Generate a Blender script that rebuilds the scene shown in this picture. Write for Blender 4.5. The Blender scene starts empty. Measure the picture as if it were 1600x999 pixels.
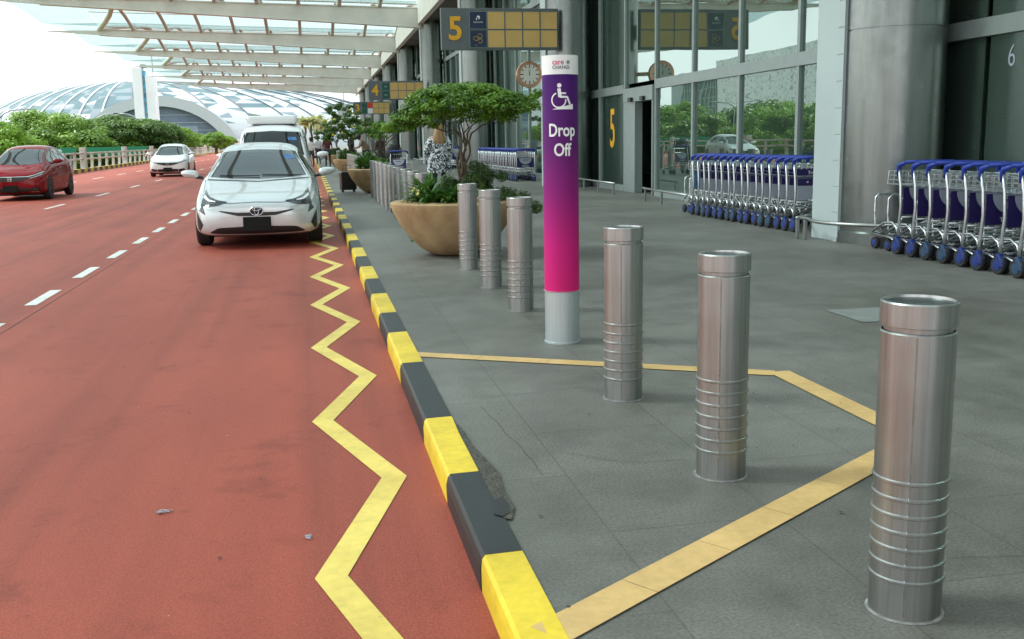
import bpy, bmesh, math, random
from mathutils import Vector, Matrix, Euler
from mathutils.bvhtree import BVHTree
R = random.Random(7)
PI = math.pi
scn = bpy.context.scene
COL = scn.collection

# ------------------------------------------------------------------ camera
CAM_H = 1.3
yaw, pitch, roll = 0.1914, 0.17446, -0.01828
cy_, sy_, cp_, sp_ = math.cos(yaw), math.sin(yaw), math.cos(pitch), math.sin(pitch)
fwd = Vector((sy_*cp_, cy_*cp_, -sp_)); rt = Vector((cy_, -sy_, 0)); up = rt.cross(fwd)
cr, sr = math.cos(roll), math.sin(roll)
rt2 = rt*cr + up*sr; up2 = up*cr - rt*sr
cd = bpy.data.cameras.new("camera"); cam = bpy.data.objects.new("camera", cd); COL.objects.link(cam)
M = Matrix((rt2, up2, -fwd)).transposed().to_4x4(); M.translation = Vector((0, 0, CAM_H))
cam.matrix_world = M
cd.lens = 36; cd.sensor_width = 36; cd.sensor_fit = 'HORIZONTAL'; cd.clip_start = .05; cd.clip_end = 6000
scn.camera = cam

# ------------------------------------------------------------------ light
SUN_EL, SUN_AZ = math.radians(46), math.radians(-72)     # azimuth from +Y towards +X
w = bpy.data.worlds.new("World"); scn.world = w; w.use_nodes = True
nt = w.node_tree; nt.nodes.clear()
def N(t, **k):
    n = nt.nodes.new(t)
    for a, b in k.items(): setattr(n, a, b)
    return n
out = N('ShaderNodeOutputWorld'); bg = N('ShaderNodeBackground'); sky = N('ShaderNodeTexSky')
sky.sky_type = 'NISHITA'; sky.sun_disc = False; sky.sun_elevation = SUN_EL; sky.sun_rotation = SUN_AZ
sky.air_density = 1.2; sky.dust_density = 4.0; sky.ozone_density = 1.0
tc = N('ShaderNodeTexCoord'); nz = N('ShaderNodeTexNoise'); nz.inputs['Scale'].default_value = 2.6; nz.inputs['Detail'].default_value = 6
rp = N('ShaderNodeValToRGB'); rp.color_ramp.elements[0].position = .38; rp.color_ramp.elements[1].position = .62
rp.color_ramp.elements[0].color = (.62, .62, .62, 1); rp.color_ramp.elements[1].color = (1, 1, 1, 1)
mx = N('ShaderNodeMixRGB'); mx.inputs[2].default_value = (11.5, 12.0, 12.2, 1)
nt.links.new(tc.outputs['Generated'], nz.inputs['Vector']); nt.links.new(nz.outputs['Fac'], rp.inputs['Fac'])
nt.links.new(rp.outputs['Color'], mx.inputs[0]); nt.links.new(sky.outputs['Color'], mx.inputs[1])
nt.links.new(mx.outputs['Color'], bg.inputs['Color']); bg.inputs['Strength'].default_value = .10
nt.links.new(bg.outputs['Background'], out.inputs['Surface'])
sd = bpy.data.lights.new("sun", 'SUN'); sd.energy = 3.0; sd.angle = math.radians(14); sd.color = (1, .96, .9)
so = bpy.data.objects.new("sun", sd); COL.objects.link(so)
sdir = Vector((math.sin(SUN_AZ)*math.cos(SUN_EL), math.cos(SUN_AZ)*math.cos(SUN_EL), math.sin(SUN_EL)))
so.rotation_euler = sdir.to_track_quat('Z', 'Y').to_euler(); so.location = (-20, 20, 40)
scn.view_settings.view_transform = 'Standard'; scn.view_settings.look = 'None'
scn.view_settings.exposure = 0.92; scn.view_settings.gamma = 1

# ------------------------------------------------------------------ materials
MATS = {}
def newmat(name):
    m = bpy.data.materials.new(name); m.use_nodes = True; m.node_tree.nodes.clear()
    MATS[name] = m
    T = m.node_tree
    o = T.nodes.new('ShaderNodeOutputMaterial')
    return m, T, o
def nd(T, t, **k):
    n = T.nodes.new(t)
    for a, b in k.items():
        if a in n.inputs: n.inputs[a].default_value = b
        else: setattr(n, a, b)
    return n
def col4(c): return (c[0], c[1], c[2], 1)
def mat(name, c, rough=.6, metal=0, var=.12, scale=6, bump=0, bscale=40, coat=0, c2=None, stretch=None, spec=.5):
    m, T, o = newmat(name)
    b = nd(T, 'ShaderNodeBsdfPrincipled'); b.inputs['Roughness'].default_value = rough
    b.inputs['Metallic'].default_value = metal; b.inputs['Coat Weight'].default_value = coat
    b.inputs['Coat Roughness'].default_value = .04; b.inputs['Specular IOR Level'].default_value = spec
    t = nd(T, 'ShaderNodeTexCoord'); mp = nd(T, 'ShaderNodeMapping')
    if stretch: mp.inputs['Scale'].default_value = stretch
    T.links.new(t.outputs['Object'], mp.inputs['Vector'])
    n = nd(T, 'ShaderNodeTexNoise'); n.inputs['Scale'].default_value = scale; n.inputs['Detail'].default_value = 5
    T.links.new(mp.outputs['Vector'], n.inputs['Vector'])
    r = nd(T, 'ShaderNodeValToRGB'); e = r.color_ramp.elements
    e[0].position = .3; e[1].position = .7
    a = c2 if c2 else [x*(1-var) for x in c]
    e[0].color = col4(a); e[1].color = col4(c if c2 else [min(1, x*(1+var)) for x in c])
    T.links.new(n.outputs['Fac'], r.inputs['Fac']); T.links.new(r.outputs['Color'], b.inputs['Base Color'])
    if bump:
        n2 = nd(T, 'ShaderNodeTexNoise'); n2.inputs['Scale'].default_value = bscale; n2.inputs['Detail'].default_value = 4
        T.links.new(t.outputs['Object'], n2.inputs['Vector'])
        bp = nd(T, 'ShaderNodeBump'); bp.inputs['Strength'].default_value = bump; bp.inputs['Distance'].default_value = .02
        T.links.new(n2.outputs['Fac'], bp.inputs['Height']); T.links.new(bp.outputs['Normal'], b.inputs['Normal'])
    T.links.new(b.outputs['BSDF'], o.inputs['Surface'])
    return m
def leafmat(name, c, c2, scale=1.2, rough=.45):
    m, T, o = newmat(name)
    b = nd(T, 'ShaderNodeBsdfPrincipled'); b.inputs['Roughness'].default_value = rough
    t = nd(T, 'ShaderNodeTexCoord'); n = nd(T, 'ShaderNodeTexNoise'); n.inputs['Scale'].default_value = scale; n.inputs['Detail'].default_value = 6
    T.links.new(t.outputs['Object'], n.inputs['Vector'])
    r = nd(T, 'ShaderNodeValToRGB'); e = r.color_ramp.elements; e[0].position = .35; e[1].position = .65
    e[0].color = col4(c2); e[1].color = col4(c)
    T.links.new(n.outputs['Fac'], r.inputs['Fac']); T.links.new(r.outputs['Color'], b.inputs['Base Color'])
    tr = nd(T, 'ShaderNodeBsdfTranslucent'); T.links.new(r.outputs['Color'], tr.inputs['Color'])
    ms = nd(T, 'ShaderNodeMixShader'); ms.inputs[0].default_value = .35
    T.links.new(b.outputs['BSDF'], ms.inputs[1]); T.links.new(tr.outputs['BSDF'], ms.inputs[2])
    T.links.new(ms.outputs['Shader'], o.inputs['Surface'])
    return m
def glassmat(name, tint, refl, rough=0.0, wob=0, wscale=.5, diff=None, dfac=0, graz=.55, gcol=(.66, .80, .75)):
    m, T, o = newmat(name)
    tr = nd(T, 'ShaderNodeBsdfTransparent'); tr.inputs['Color'].default_value = col4(tint)
    gl = nd(T, 'ShaderNodeBsdfGlossy'); gl.inputs['Roughness'].default_value = rough
    gl.inputs['Color'].default_value = col4(gcol)
    lw = nd(T, 'ShaderNodeLayerWeight'); lw.inputs['Blend'].default_value = .35
    mr = nd(T, 'ShaderNodeMapRange'); mr.inputs['To Min'].default_value = refl; mr.inputs['To Max'].default_value = min(.95, refl+graz)
    T.links.new(lw.outputs['Fresnel'], mr.inputs['Value'])
    ms = nd(T, 'ShaderNodeMixShader'); T.links.new(mr.outputs['Result'], ms.inputs[0])
    base = tr
    if diff:
        d = nd(T, 'ShaderNodeBsdfDiffuse'); d.inputs['Color'].default_value = col4(diff)
        d2 = nd(T, 'ShaderNodeBsdfTranslucent'); d2.inputs['Color'].default_value = col4(diff)
        m3 = nd(T, 'ShaderNodeMixShader'); m3.inputs[0].default_value = .5
        T.links.new(d.outputs['BSDF'], m3.inputs[1]); T.links.new(d2.outputs['BSDF'], m3.inputs[2])
        m2 = nd(T, 'ShaderNodeMixShader'); m2.inputs[0].default_value = dfac
        T.links.new(tr.outputs['BSDF'], m2.inputs[1]); T.links.new(m3.outputs['Shader'], m2.inputs[2]); base = m2
        T.links.new(m2.outputs['Shader'], ms.inputs[1])
    else: T.links.new(tr.outputs['BSDF'], ms.inputs[1])
    T.links.new(gl.outputs['BSDF'], ms.inputs[2])
    if wob:
        t = nd(T, 'ShaderNodeTexCoord'); n = nd(T, 'ShaderNodeTexNoise'); n.inputs['Scale'].default_value = wscale; n.inputs['Detail'].default_value = 1
        T.links.new(t.outputs['Object'], n.inputs['Vector'])
        bp = nd(T, 'ShaderNodeBump'); bp.inputs['Strength'].default_value = wob; bp.inputs['Distance'].default_value = .05
        T.links.new(n.outputs['Fac'], bp.inputs['Height']); T.links.new(bp.outputs['Normal'], gl.inputs['Normal'])
    T.links.new(ms.outputs['Shader'], o.inputs['Surface'])
    return m
def pavemat():
    m, T, o = newmat('granite_paving')
    b = nd(T, 'ShaderNodeBsdfPrincipled'); b.inputs['Specular IOR Level'].default_value = .4
    t = nd(T, 'ShaderNodeTexCoord')
    n1 = nd(T, 'ShaderNodeTexNoise', Scale=.55, Detail=7); n2 = nd(T, 'ShaderNodeTexNoise', Scale=95, Detail=3); n3 = nd(T, 'ShaderNodeTexNoise', Scale=3.3, Detail=8, Roughness=.65)
    for n in (n1, n2, n3): T.links.new(t.outputs['Object'], n.inputs['Vector'])
    r1 = nd(T, 'ShaderNodeValToRGB'); e = r1.color_ramp.elements; e[0].position = .33; e[1].position = .68
    e[0].color = (.112, .106, .094, 1); e[1].color = (.188, .182, .166, 1)
    T.links.new(n1.outputs['Fac'], r1.inputs['Fac'])
    r2 = nd(T, 'ShaderNodeValToRGB'); e = r2.color_ramp.elements; e[0].position = .36; e[1].position = .62
    e[0].color = (.78, .78, .76, 1); e[1].color = (1.14, 1.14, 1.12, 1)
    T.links.new(n2.outputs['Fac'], r2.inputs['Fac'])
    mm = nd(T, 'ShaderNodeMixRGB', blend_type='MULTIPLY'); mm.inputs[0].default_value = 1
    T.links.new(r1.outputs['Color'], mm.inputs[1]); T.links.new(r2.outputs['Color'], mm.inputs[2])
    r3 = nd(T, 'ShaderNodeValToRGB'); e = r3.color_ramp.elements; e[0].position = .3; e[1].position = .6
    e[0].color = (.72, .72, .7, 1); e[1].color = (1.06, 1.06, 1.06, 1)
    T.links.new(n3.outputs['Fac'], r3.inputs['Fac'])
    m3 = nd(T, 'ShaderNodeMixRGB', blend_type='MULTIPLY'); m3.inputs[0].default_value = 1
    T.links.new(mm.outputs['Color'], m3.inputs[1]); T.links.new(r3.outputs['Color'], m3.inputs[2])
    br = nd(T, 'ShaderNodeTexBrick', Scale=1.0); br.inputs['Color1'].default_value = (1, 1, 1, 1); br.inputs['Color2'].default_value = (.88, .89, .88, 1)
    br.inputs['Mortar'].default_value = (.68, .68, .66, 1); br.inputs['Mortar Size'].default_value = .004; br.inputs['Brick Width'].default_value = 1.2; br.inputs['Row Height'].default_value = .6
    mpb = nd(T, 'ShaderNodeMapping'); mpb.inputs['Rotation'].default_value = (0, 0, PI/2); mpb.inputs['Location'].default_value = (.13, .27, 0)
    T.links.new(t.outputs['Object'], mpb.inputs['Vector']); T.links.new(mpb.outputs['Vector'], br.inputs['Vector'])
    m4 = nd(T, 'ShaderNodeMixRGB', blend_type='MULTIPLY'); m4.inputs[0].default_value = .85
    T.links.new(m3.outputs['Color'], m4.inputs[1]); T.links.new(br.outputs['Color'], m4.inputs[2])
    T.links.new(m4.outputs['Color'], b.inputs['Base Color'])
    rr = nd(T, 'ShaderNodeMapRange'); rr.inputs['To Min'].default_value = .42; rr.inputs['To Max'].default_value = .7
    T.links.new(n3.outputs['Fac'], rr.inputs['Value']); T.links.new(rr.outputs['Result'], b.inputs['Roughness'])
    bp = nd(T, 'ShaderNodeBump', Strength=.25, Distance=.004); T.links.new(n2.outputs['Fac'], bp.inputs['Height']); T.links.new(bp.outputs['Normal'], b.inputs['Normal'])
    T.links.new(b.outputs['BSDF'], o.inputs['Surface']); return m
def roadmat():
    m, T, o = newmat('red_asphalt')
    b = nd(T, 'ShaderNodeBsdfPrincipled'); b.inputs['Specular IOR Level'].default_value = .2
    t = nd(T, 'ShaderNodeTexCoord'); mp = nd(T, 'ShaderNodeMapping'); mp.inputs['Scale'].default_value = (1.4, .35, 1)
    T.links.new(t.outputs['Object'], mp.inputs['Vector'])
    n1 = nd(T, 'ShaderNodeTexNoise', Scale=.8, Detail=8, Roughness=.6); n2 = nd(T, 'ShaderNodeTexNoise', Scale=140, Detail=2); n3 = nd(T, 'ShaderNodeTexNoise', Scale=2.4, Detail=9, Roughness=.7)
    T.links.new(mp.outputs['Vector'], n1.inputs['Vector'])
    for n in (n2, n3): T.links.new(t.outputs['Object'], n.inputs['Vector'])
    r1 = nd(T, 'ShaderNodeValToRGB'); e = r1.color_ramp.elements; e[0].position = .3; e[1].position = .7
    e[0].color = (.285, .062, .041, 1); e[1].color = (.39, .089, .057, 1)
    T.links.new(n1.outputs['Fac'], r1.inputs['Fac'])
    r2 = nd(T, 'ShaderNodeValToRGB'); e = r2.color_ramp.elements; e[0].position = .35; e[1].position = .65
    e[0].color = (.8, .8, .8, 1); e[1].color = (1.15, 1.15, 1.15, 1); T.links.new(n2.outputs['Fac'], r2.inputs['Fac'])
    r3 = nd(T, 'ShaderNodeValToRGB'); e = r3.color_ramp.elements; e[0].position = .27; e[1].position = .45
    e[0].color = (.66, .66, .68, 1); e[1].color = (1, 1, 1, 1); T.links.new(n3.outputs['Fac'], r3.inputs['Fac'])
    a = nd(T, 'ShaderNodeMixRGB', blend_type='MULTIPLY'); a.inputs[0].default_value = 1
    T.links.new(r1.outputs['Color'], a.inputs[1]); T.links.new(r2.outputs['Color'], a.inputs[2])
    a2 = nd(T, 'ShaderNodeMixRGB', blend_type='MULTIPLY'); a2.inputs[0].default_value = 1
    T.links.new(a.outputs['Color'], a2.inputs[1]); T.links.new(r3.outputs['Color'], a2.inputs[2])
    mp2 = nd(T, 'ShaderNodeMapping'); mp2.inputs['Scale'].default_value = (2.6, .07, 1); T.links.new(t.outputs['Object'], mp2.inputs['Vector'])
    n5 = nd(T, 'ShaderNodeTexNoise', Scale=1.0, Detail=6, Roughness=.55); T.links.new(mp2.outputs['Vector'], n5.inputs['Vector'])
    r5 = nd(T, 'ShaderNodeValToRGB'); e = r5.color_ramp.elements; e[0].position = .32; e[1].position = .55
    e[0].color = (.74, .76, .78, 1); e[1].color = (1, 1, 1, 1); T.links.new(n5.outputs['Fac'], r5.inputs['Fac'])
    a3 = nd(T, 'ShaderNodeMixRGB', blend_type='MULTIPLY'); a3.inputs[0].default_value = 1
    T.links.new(a2.outputs['Color'], a3.inputs[1]); T.links.new(r5.outputs['Color'], a3.inputs[2])
    vo = nd(T, 'ShaderNodeTexVoronoi', Scale=2.2); T.links.new(t.outputs['Object'], vo.inputs['Vector'])
    r6 = nd(T, 'ShaderNodeValToRGB'); e = r6.color_ramp.elements; e[0].position = .02; e[1].position = .075
    e[0].color = (.55, .55, .58, 1); e[1].color = (1, 1, 1, 1); T.links.new(vo.outputs['Distance'], r6.inputs['Fac'])
    a4 = nd(T, 'ShaderNodeMixRGB', blend_type='MULTIPLY'); a4.inputs[0].default_value = .35
    T.links.new(a3.outputs['Color'], a4.inputs[1]); T.links.new(r6.outputs['Color'], a4.inputs[2]); a2 = a4
    T.links.new(a2.outputs['Color'], b.inputs['Base Color']); b.inputs['Roughness'].default_value = .6
    bp = nd(T, 'ShaderNodeBump', Strength=.3, Distance=.004); T.links.new(n2.outputs['Fac'], bp.inputs['Height']); T.links.new(bp.outputs['Normal'], b.inputs['Normal'])
    T.links.new(b.outputs['BSDF'], o.inputs['Surface']); return m
def steelmat(name, c=(.41, .41, .40), rough=.36, streak=(14, 14, .35)):
    m, T, o = newmat(name)
    b = nd(T, 'ShaderNodeBsdfPrincipled', Metallic=1.0)
    t = nd(T, 'ShaderNodeTexCoord'); mp = nd(T, 'ShaderNodeMapping'); mp.inputs['Scale'].default_value = streak
    T.links.new(t.outputs['Object'], mp.inputs['Vector'])
    n = nd(T, 'ShaderNodeTexNoise', Scale=3, Detail=8, Roughness=.65); T.links.new(mp.outputs['Vector'], n.inputs['Vector'])
    n2 = nd(T, 'ShaderNodeTexNoise', Scale=7, Detail=5); T.links.new(t.outputs['Object'], n2.inputs['Vector'])
    r = nd(T, 'ShaderNodeValToRGB'); e = r.color_ramp.elements; e[0].position = .3; e[1].position = .7
    e[0].color = col4([x*.72 for x in c]); e[1].color = col4([x*1.12 for x in c])
    T.links.new(n.outputs['Fac'], r.inputs['Fac']); T.links.new(r.outputs['Color'], b.inputs['Base Color'])
    mr = nd(T, 'ShaderNodeMapRange'); mr.inputs['To Min'].default_value = rough-.1; mr.inputs['To Max'].default_value = rough+.14
    T.links.new(n2.outputs['Fac'], mr.inputs['Value']); T.links.new(mr.outputs['Result'], b.inputs['Roughness'])
    bp = nd(T, 'ShaderNodeBump', Strength=.08, Distance=.002); T.links.new(n.outputs['Fac'], bp.inputs['Height']); T.links.new(bp.outputs['Normal'], b.inputs['Normal'])
    T.links.new(b.outputs['BSDF'], o.inputs['Surface']); return m
def wornpaint(name, c, under=(.16, .16, .15), amount=.36):
    m, T, o = newmat(name)
    b = nd(T, 'ShaderNodeBsdfPrincipled', Roughness=.5)
    t = nd(T, 'ShaderNodeTexCoord'); n = nd(T, 'ShaderNodeTexNoise', Scale=5, Detail=10, Roughness=.75); T.links.new(t.outputs['Object'], n.inputs['Vector'])
    r = nd(T, 'ShaderNodeValToRGB'); e = r.color_ramp.elements; e[0].position = amount-.05; e[1].position = amount
    e[0].color = col4([(x*.45+y*.55) for x, y in zip(c, under)]); e[1].color = col4(c)
    T.links.new(n.outputs['Fac'], r.inputs['Fac'])
    n2 = nd(T, 'ShaderNodeTexNoise', Scale=30, Detail=6); T.links.new(t.outputs['Object'], n2.inputs['Vector'])
    r2 = nd(T, 'ShaderNodeValToRGB'); r2.color_ramp.elements[0].color = (.9, .9, .9, 1); r2.color_ramp.elements[0].position = .3; r2.color_ramp.elements[1].position = .6
    T.links.new(n2.outputs['Fac'], r2.inputs['Fac'])
    a = nd(T, 'ShaderNodeMixRGB', blend_type='MULTIPLY'); a.inputs[0].default_value = 1
    T.links.new(r.outputs['Color'], a.inputs[1]); T.links.new(r2.outputs['Color'], a.inputs[2])
    n7 = nd(T, 'ShaderNodeTexNoise', Scale=38, Detail=9, Roughness=.8); T.links.new(t.outputs['Object'], n7.inputs['Vector'])
    r7 = nd(T, 'ShaderNodeValToRGB'); e = r7.color_ramp.elements; e[0].position = .30; e[1].position = .345
    e[0].color = (1, 1, 1, 1); e[1].color = (0, 0, 0, 1); T.links.new(n7.outputs['Fac'], r7.inputs['Fac'])
    ch = nd(T, 'ShaderNodeMixRGB'); T.links.new(r7.outputs['Color'], ch.inputs[0]); T.links.new(a.outputs['Color'], ch.inputs[1]); ch.inputs[2].default_value = col4([x*.6 for x in under])
    n8 = nd(T, 'ShaderNodeTexNoise', Scale=2.1, Detail=8, Roughness=.7); T.links.new(t.outputs['Object'], n8.inputs['Vector'])
    r8 = nd(T, 'ShaderNodeValToRGB'); e = r8.color_ramp.elements; e[0].position = .34; e[1].position = .6
    e[0].color = (.72, .70, .66, 1); e[1].color = (1, 1, 1, 1); T.links.new(n8.outputs['Fac'], r8.inputs['Fac'])
    g8 = nd(T, 'ShaderNodeMixRGB', blend_type='MULTIPLY'); g8.inputs[0].default_value = 1; T.links.new(ch.outputs['Color'], g8.inputs[1]); T.links.new(r8.outputs['Color'], g8.inputs[2])
    a = g8
    T.links.new(a.outputs['Color'], b.inputs['Base Color'])
    bp = nd(T, 'ShaderNodeBump', Strength=.3, Distance=.003); T.links.new(n2.outputs['Fac'], bp.inputs['Height']); T.links.new(bp.outputs['Normal'], b.inputs['Normal'])
    T.links.new(b.outputs['BSDF'], o.inputs['Surface']); return m
def rampmat(name, axis, stops, rough=.35, space='Object'):
    m, T, o = newmat(name)
    b = nd(T, 'ShaderNodeBsdfPrincipled', Roughness=rough); b.inputs['Specular IOR Level'].default_value = .2
    t = nd(T, 'ShaderNodeTexCoord'); s = nd(T, 'ShaderNodeSeparateXYZ'); T.links.new(t.outputs[space], s.inputs[0])
    z0, z1 = stops[0][0], stops[-1][0]
    mr = nd(T, 'ShaderNodeMapRange'); mr.inputs['From Min'].default_value = z0; mr.inputs['From Max'].default_value = z1
    T.links.new(s.outputs[axis], mr.inputs['Value'])
    r = nd(T, 'ShaderNodeValToRGB'); e = r.color_ramp.elements
    while len(e) < len(stops): e.new(.5)
    for i, (z, c) in enumerate(stops): e[i].position = (z-z0)/(z1-z0); e[i].color = col4(c)
    T.links.new(mr.outputs['Result'], r.inputs['Fac']); T.links.new(r.outputs['Color'], b.inputs['Base Color'])
    T.links.new(b.outputs['BSDF'], o.inputs['Surface']); return m
def twotone(name, ca, cb, scale, thr, rough=.7, detail=2, dist=1.5):
    m, T, o = newmat(name)
    b = nd(T, 'ShaderNodeBsdfPrincipled', Roughness=rough)
    t = nd(T, 'ShaderNodeTexCoord'); n = nd(T, 'ShaderNodeTexNoise', Scale=scale, Detail=detail, Distortion=dist); T.links.new(t.outputs['Object'], n.inputs['Vector'])
    r = nd(T, 'ShaderNodeValToRGB'); e = r.color_ramp.elements; e[0].position = thr-.02; e[1].position = thr+.02
    e[0].color = col4(ca); e[1].color = col4(cb); T.links.new(n.outputs['Fac'], r.inputs['Fac'])
    T.links.new(r.outputs['Color'], b.inputs['Base Color']); T.links.new(b.outputs['BSDF'], o.inputs['Surface']); return m

m_pave = pavemat(); m_road = roadmat()
m_yel = wornpaint('yellow_kerb_paint', (.80, .57, .03), (.2, .19, .17), .27)
m_blk = wornpaint('black_kerb_paint', (.016, .021, .023), (.14, .14, .13), .30)
m_zig = wornpaint('yellow_road_paint', (.80, .60, .13), (.27, .09, .065), .24)
m_whitep = wornpaint('white_road_paint', (.78, .78, .74), (.27, .09, .065), .32)
m_band = wornpaint('buff_paving_band', (.68, .44, .17), (.3, .28, .2), .2)
m_steel = steelmat('brushed_steel'); m_tube = steelmat('trolley_steel', (.62, .63, .64), .28, (5, 5, 5))
m_column = steelmat('column_cladding', (.25, .27, .26), .30, (1.2, 1.2, .12))
m_dark = mat('dark_recess', (.012, .013, .014), .5)
m_rubber = mat('rubber', (.02, .02, .021), .75)
m_blue = mat('blue_plastic', (.012, .035, .27), .45, var=.25)
m_blue2 = mat('faded_blue_plastic', (.02, .07, .18), .5, var=.3)
m_silver = mat('silver_car_paint', (.62, .66, .67), .27, metal=.35, var=.03, coat=1)
m_white = mat('white_car_paint', (.82, .83, .83), .3, var=.02, coat=1)
m_redc = mat('red_car_paint', (.21, .002, .008), .6, metal=.0, var=.05, coat=.6, spec=.05)
m_cglass = mat('car_window_glass', (.02, .032, .036), .03, var=.2, scale=1.2, coat=.3, spec=.7)
m_vglass = mat('tinted_van_glass', (.012, .018, .02), .04, var=.2, scale=1.2, spec=.35)
m_chrome = mat('chrome', (.8, .8, .8), .12, metal=1, var=.03)
m_lamp = mat('headlamp_glass', (.055, .065, .075), .12, metal=.1, var=.7, scale=18, coat=.3)
m_plate = mat('blank_number_plate', (.016, .017, .017), .8, spec=.15)
m_blackpl = mat('black_trim', (.015, .016, .017), .35)
m_beam = mat('canopy_beam_paint', (.78, .76, .68), .6, var=.10, scale=1.2, c2=(.66, .65, .58))
m_purl = mat('canopy_tube_paint', (.62, .55, .46), .55, var=.1, c2=(.50, .45, .38))
m_frame = mat('window_frame_aluminium', (.27, .31, .30), .42, metal=.25, var=.06)
m_fin = mat('white_panel', (.40, .455, .45), .5, var=.06, scale=1)
m_soffit = mat('soffit_panel', (.16, .16, .15), .6, var=.1)
m_wallglass = glassmat('facade_glass', (.34, .46, .41), .36, 0, .10, .55, diff=(.26, .36, .30), dfac=.26)
m_roofglass = glassmat('canopy_glass', (.50, .63, .65), .04, .05, diff=(.74, .84, .86), dfac=.18, graz=.14)
m_interior = mat('interior_wall', (.13, .19, .155), .7, var=.25, scale=.5)
m_intfloor = mat('interior_floor', (.10, .11, .10), .35)
m_conc = mat('parapet_concrete', (.55, .54, .50), .8, var=.15, scale=2, bump=.2)
m_stone = mat('sandstone_bowl', (.50, .35, .18), .85, var=.2, scale=4.5, c2=(.33, .20, .10), bump=.5, bscale=60)
m_soil = mat('soil', (.035, .026, .02), .95, bump=.5)
m_bark = mat('bark', (.16, .125, .085), .9, scale=14, c2=(.08, .062, .045), bump=.8, bscale=30)
m_gold = mat('sign_yellow_panel', (.66, .43, .14), .5, var=.06, scale=3)
m_orange = mat('sign_number_amber', (.85, .43, .015), .45)
m_signgrey = mat('sign_grey', (.12, .14, .145), .45, var=.08)
m_navy = mat('sign_navy', (.012, .03, .075), .4)
m_teal = mat('sign_teal', (.015, .09, .075), .4)
m_signred = mat('sign_red', (.65, .05, .03), .4)
m_wht = mat('white_print', (.8, .8, .8), .4, var=.02)
m_blkp = mat('black_print', (.02, .02, .03), .4, var=.02)
m_goldlogo = mat('gold_print', (.5, .30, .06), .4)
m_copper = mat('clock_copper', (.62, .33, .22), .28, metal=.9, var=.15)
m_cream = mat('clock_face_cream', (.72, .70, .62), .4, var=.04)
m_green = mat('road_sign_green', (.01, .20, .10), .5)
m_purple = mat('trolley_ad_purple', (.016, .007, .085), .5, var=.1)
m_adwhite = mat('trolley_ad_lilac', (.34, .37, .43), .45, var=.05)
m_adsky = mat('trolley_ad_sky', (.06, .22, .48), .4, var=.4, scale=12, c2=(.02, .08, .25))
m_grass = mat('ground_green', (.06, .11, .03), .95, var=.4, scale=.05)
m_palew = mat('pale_wall', (.72, .76, .78), .6, var=.06, scale=.3)
m_skin = mat('skin', (.48, .30, .22), .55, var=.06)
m_skind = mat('dark_skin', (.20, .11, .075), .55, var=.06)
m_blond = mat('blond_hair', (.40, .24, .10), .5, var=.3, scale=22, stretch=(1, 1, .08), c2=(.22, .12, .045))
m_blackh = mat('black_hair', (.015, .012, .01), .45)
m_leaf_tree = leafmat('rain_tree_leaf', (.20, .36, .04), (.085, .19, .022), .35)
m_leaf_bright = leafmat('bright_tree_leaf', (.24, .44, .035), (.09, .21, .02), .35)
m_leaf_dark = leafmat('dark_tree_leaf', (.12, .24, .04), (.05, .12, .02), .35)
m_leaf_bonsai = leafmat('bonsai_leaf', (.19, .36, .025), (.05, .12, .012), 5)
m_leaf_plant = leafmat('broad_leaf', (.12, .26, .04), (.04, .11, .02), 7, .3)
m_leaf_lime = leafmat('lime_leaf', (.30, .48, .05), (.16, .32, .03), 7, .35)
m_leaf_shrub = leafmat('shrub_leaf', (.11, .19, .045), (.04, .08, .02), 6)
m_leaf_pale = leafmat('pale_palm_leaf', (.38, .42, .18), (.25, .30, .12), 1)
m_flower = mat('cream_yellow_bloom', (.75, .68, .25), .6, var=.1)
m_yflower = mat('yellow_bloom', (.8, .62, .03), .6, var=.1)

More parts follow.
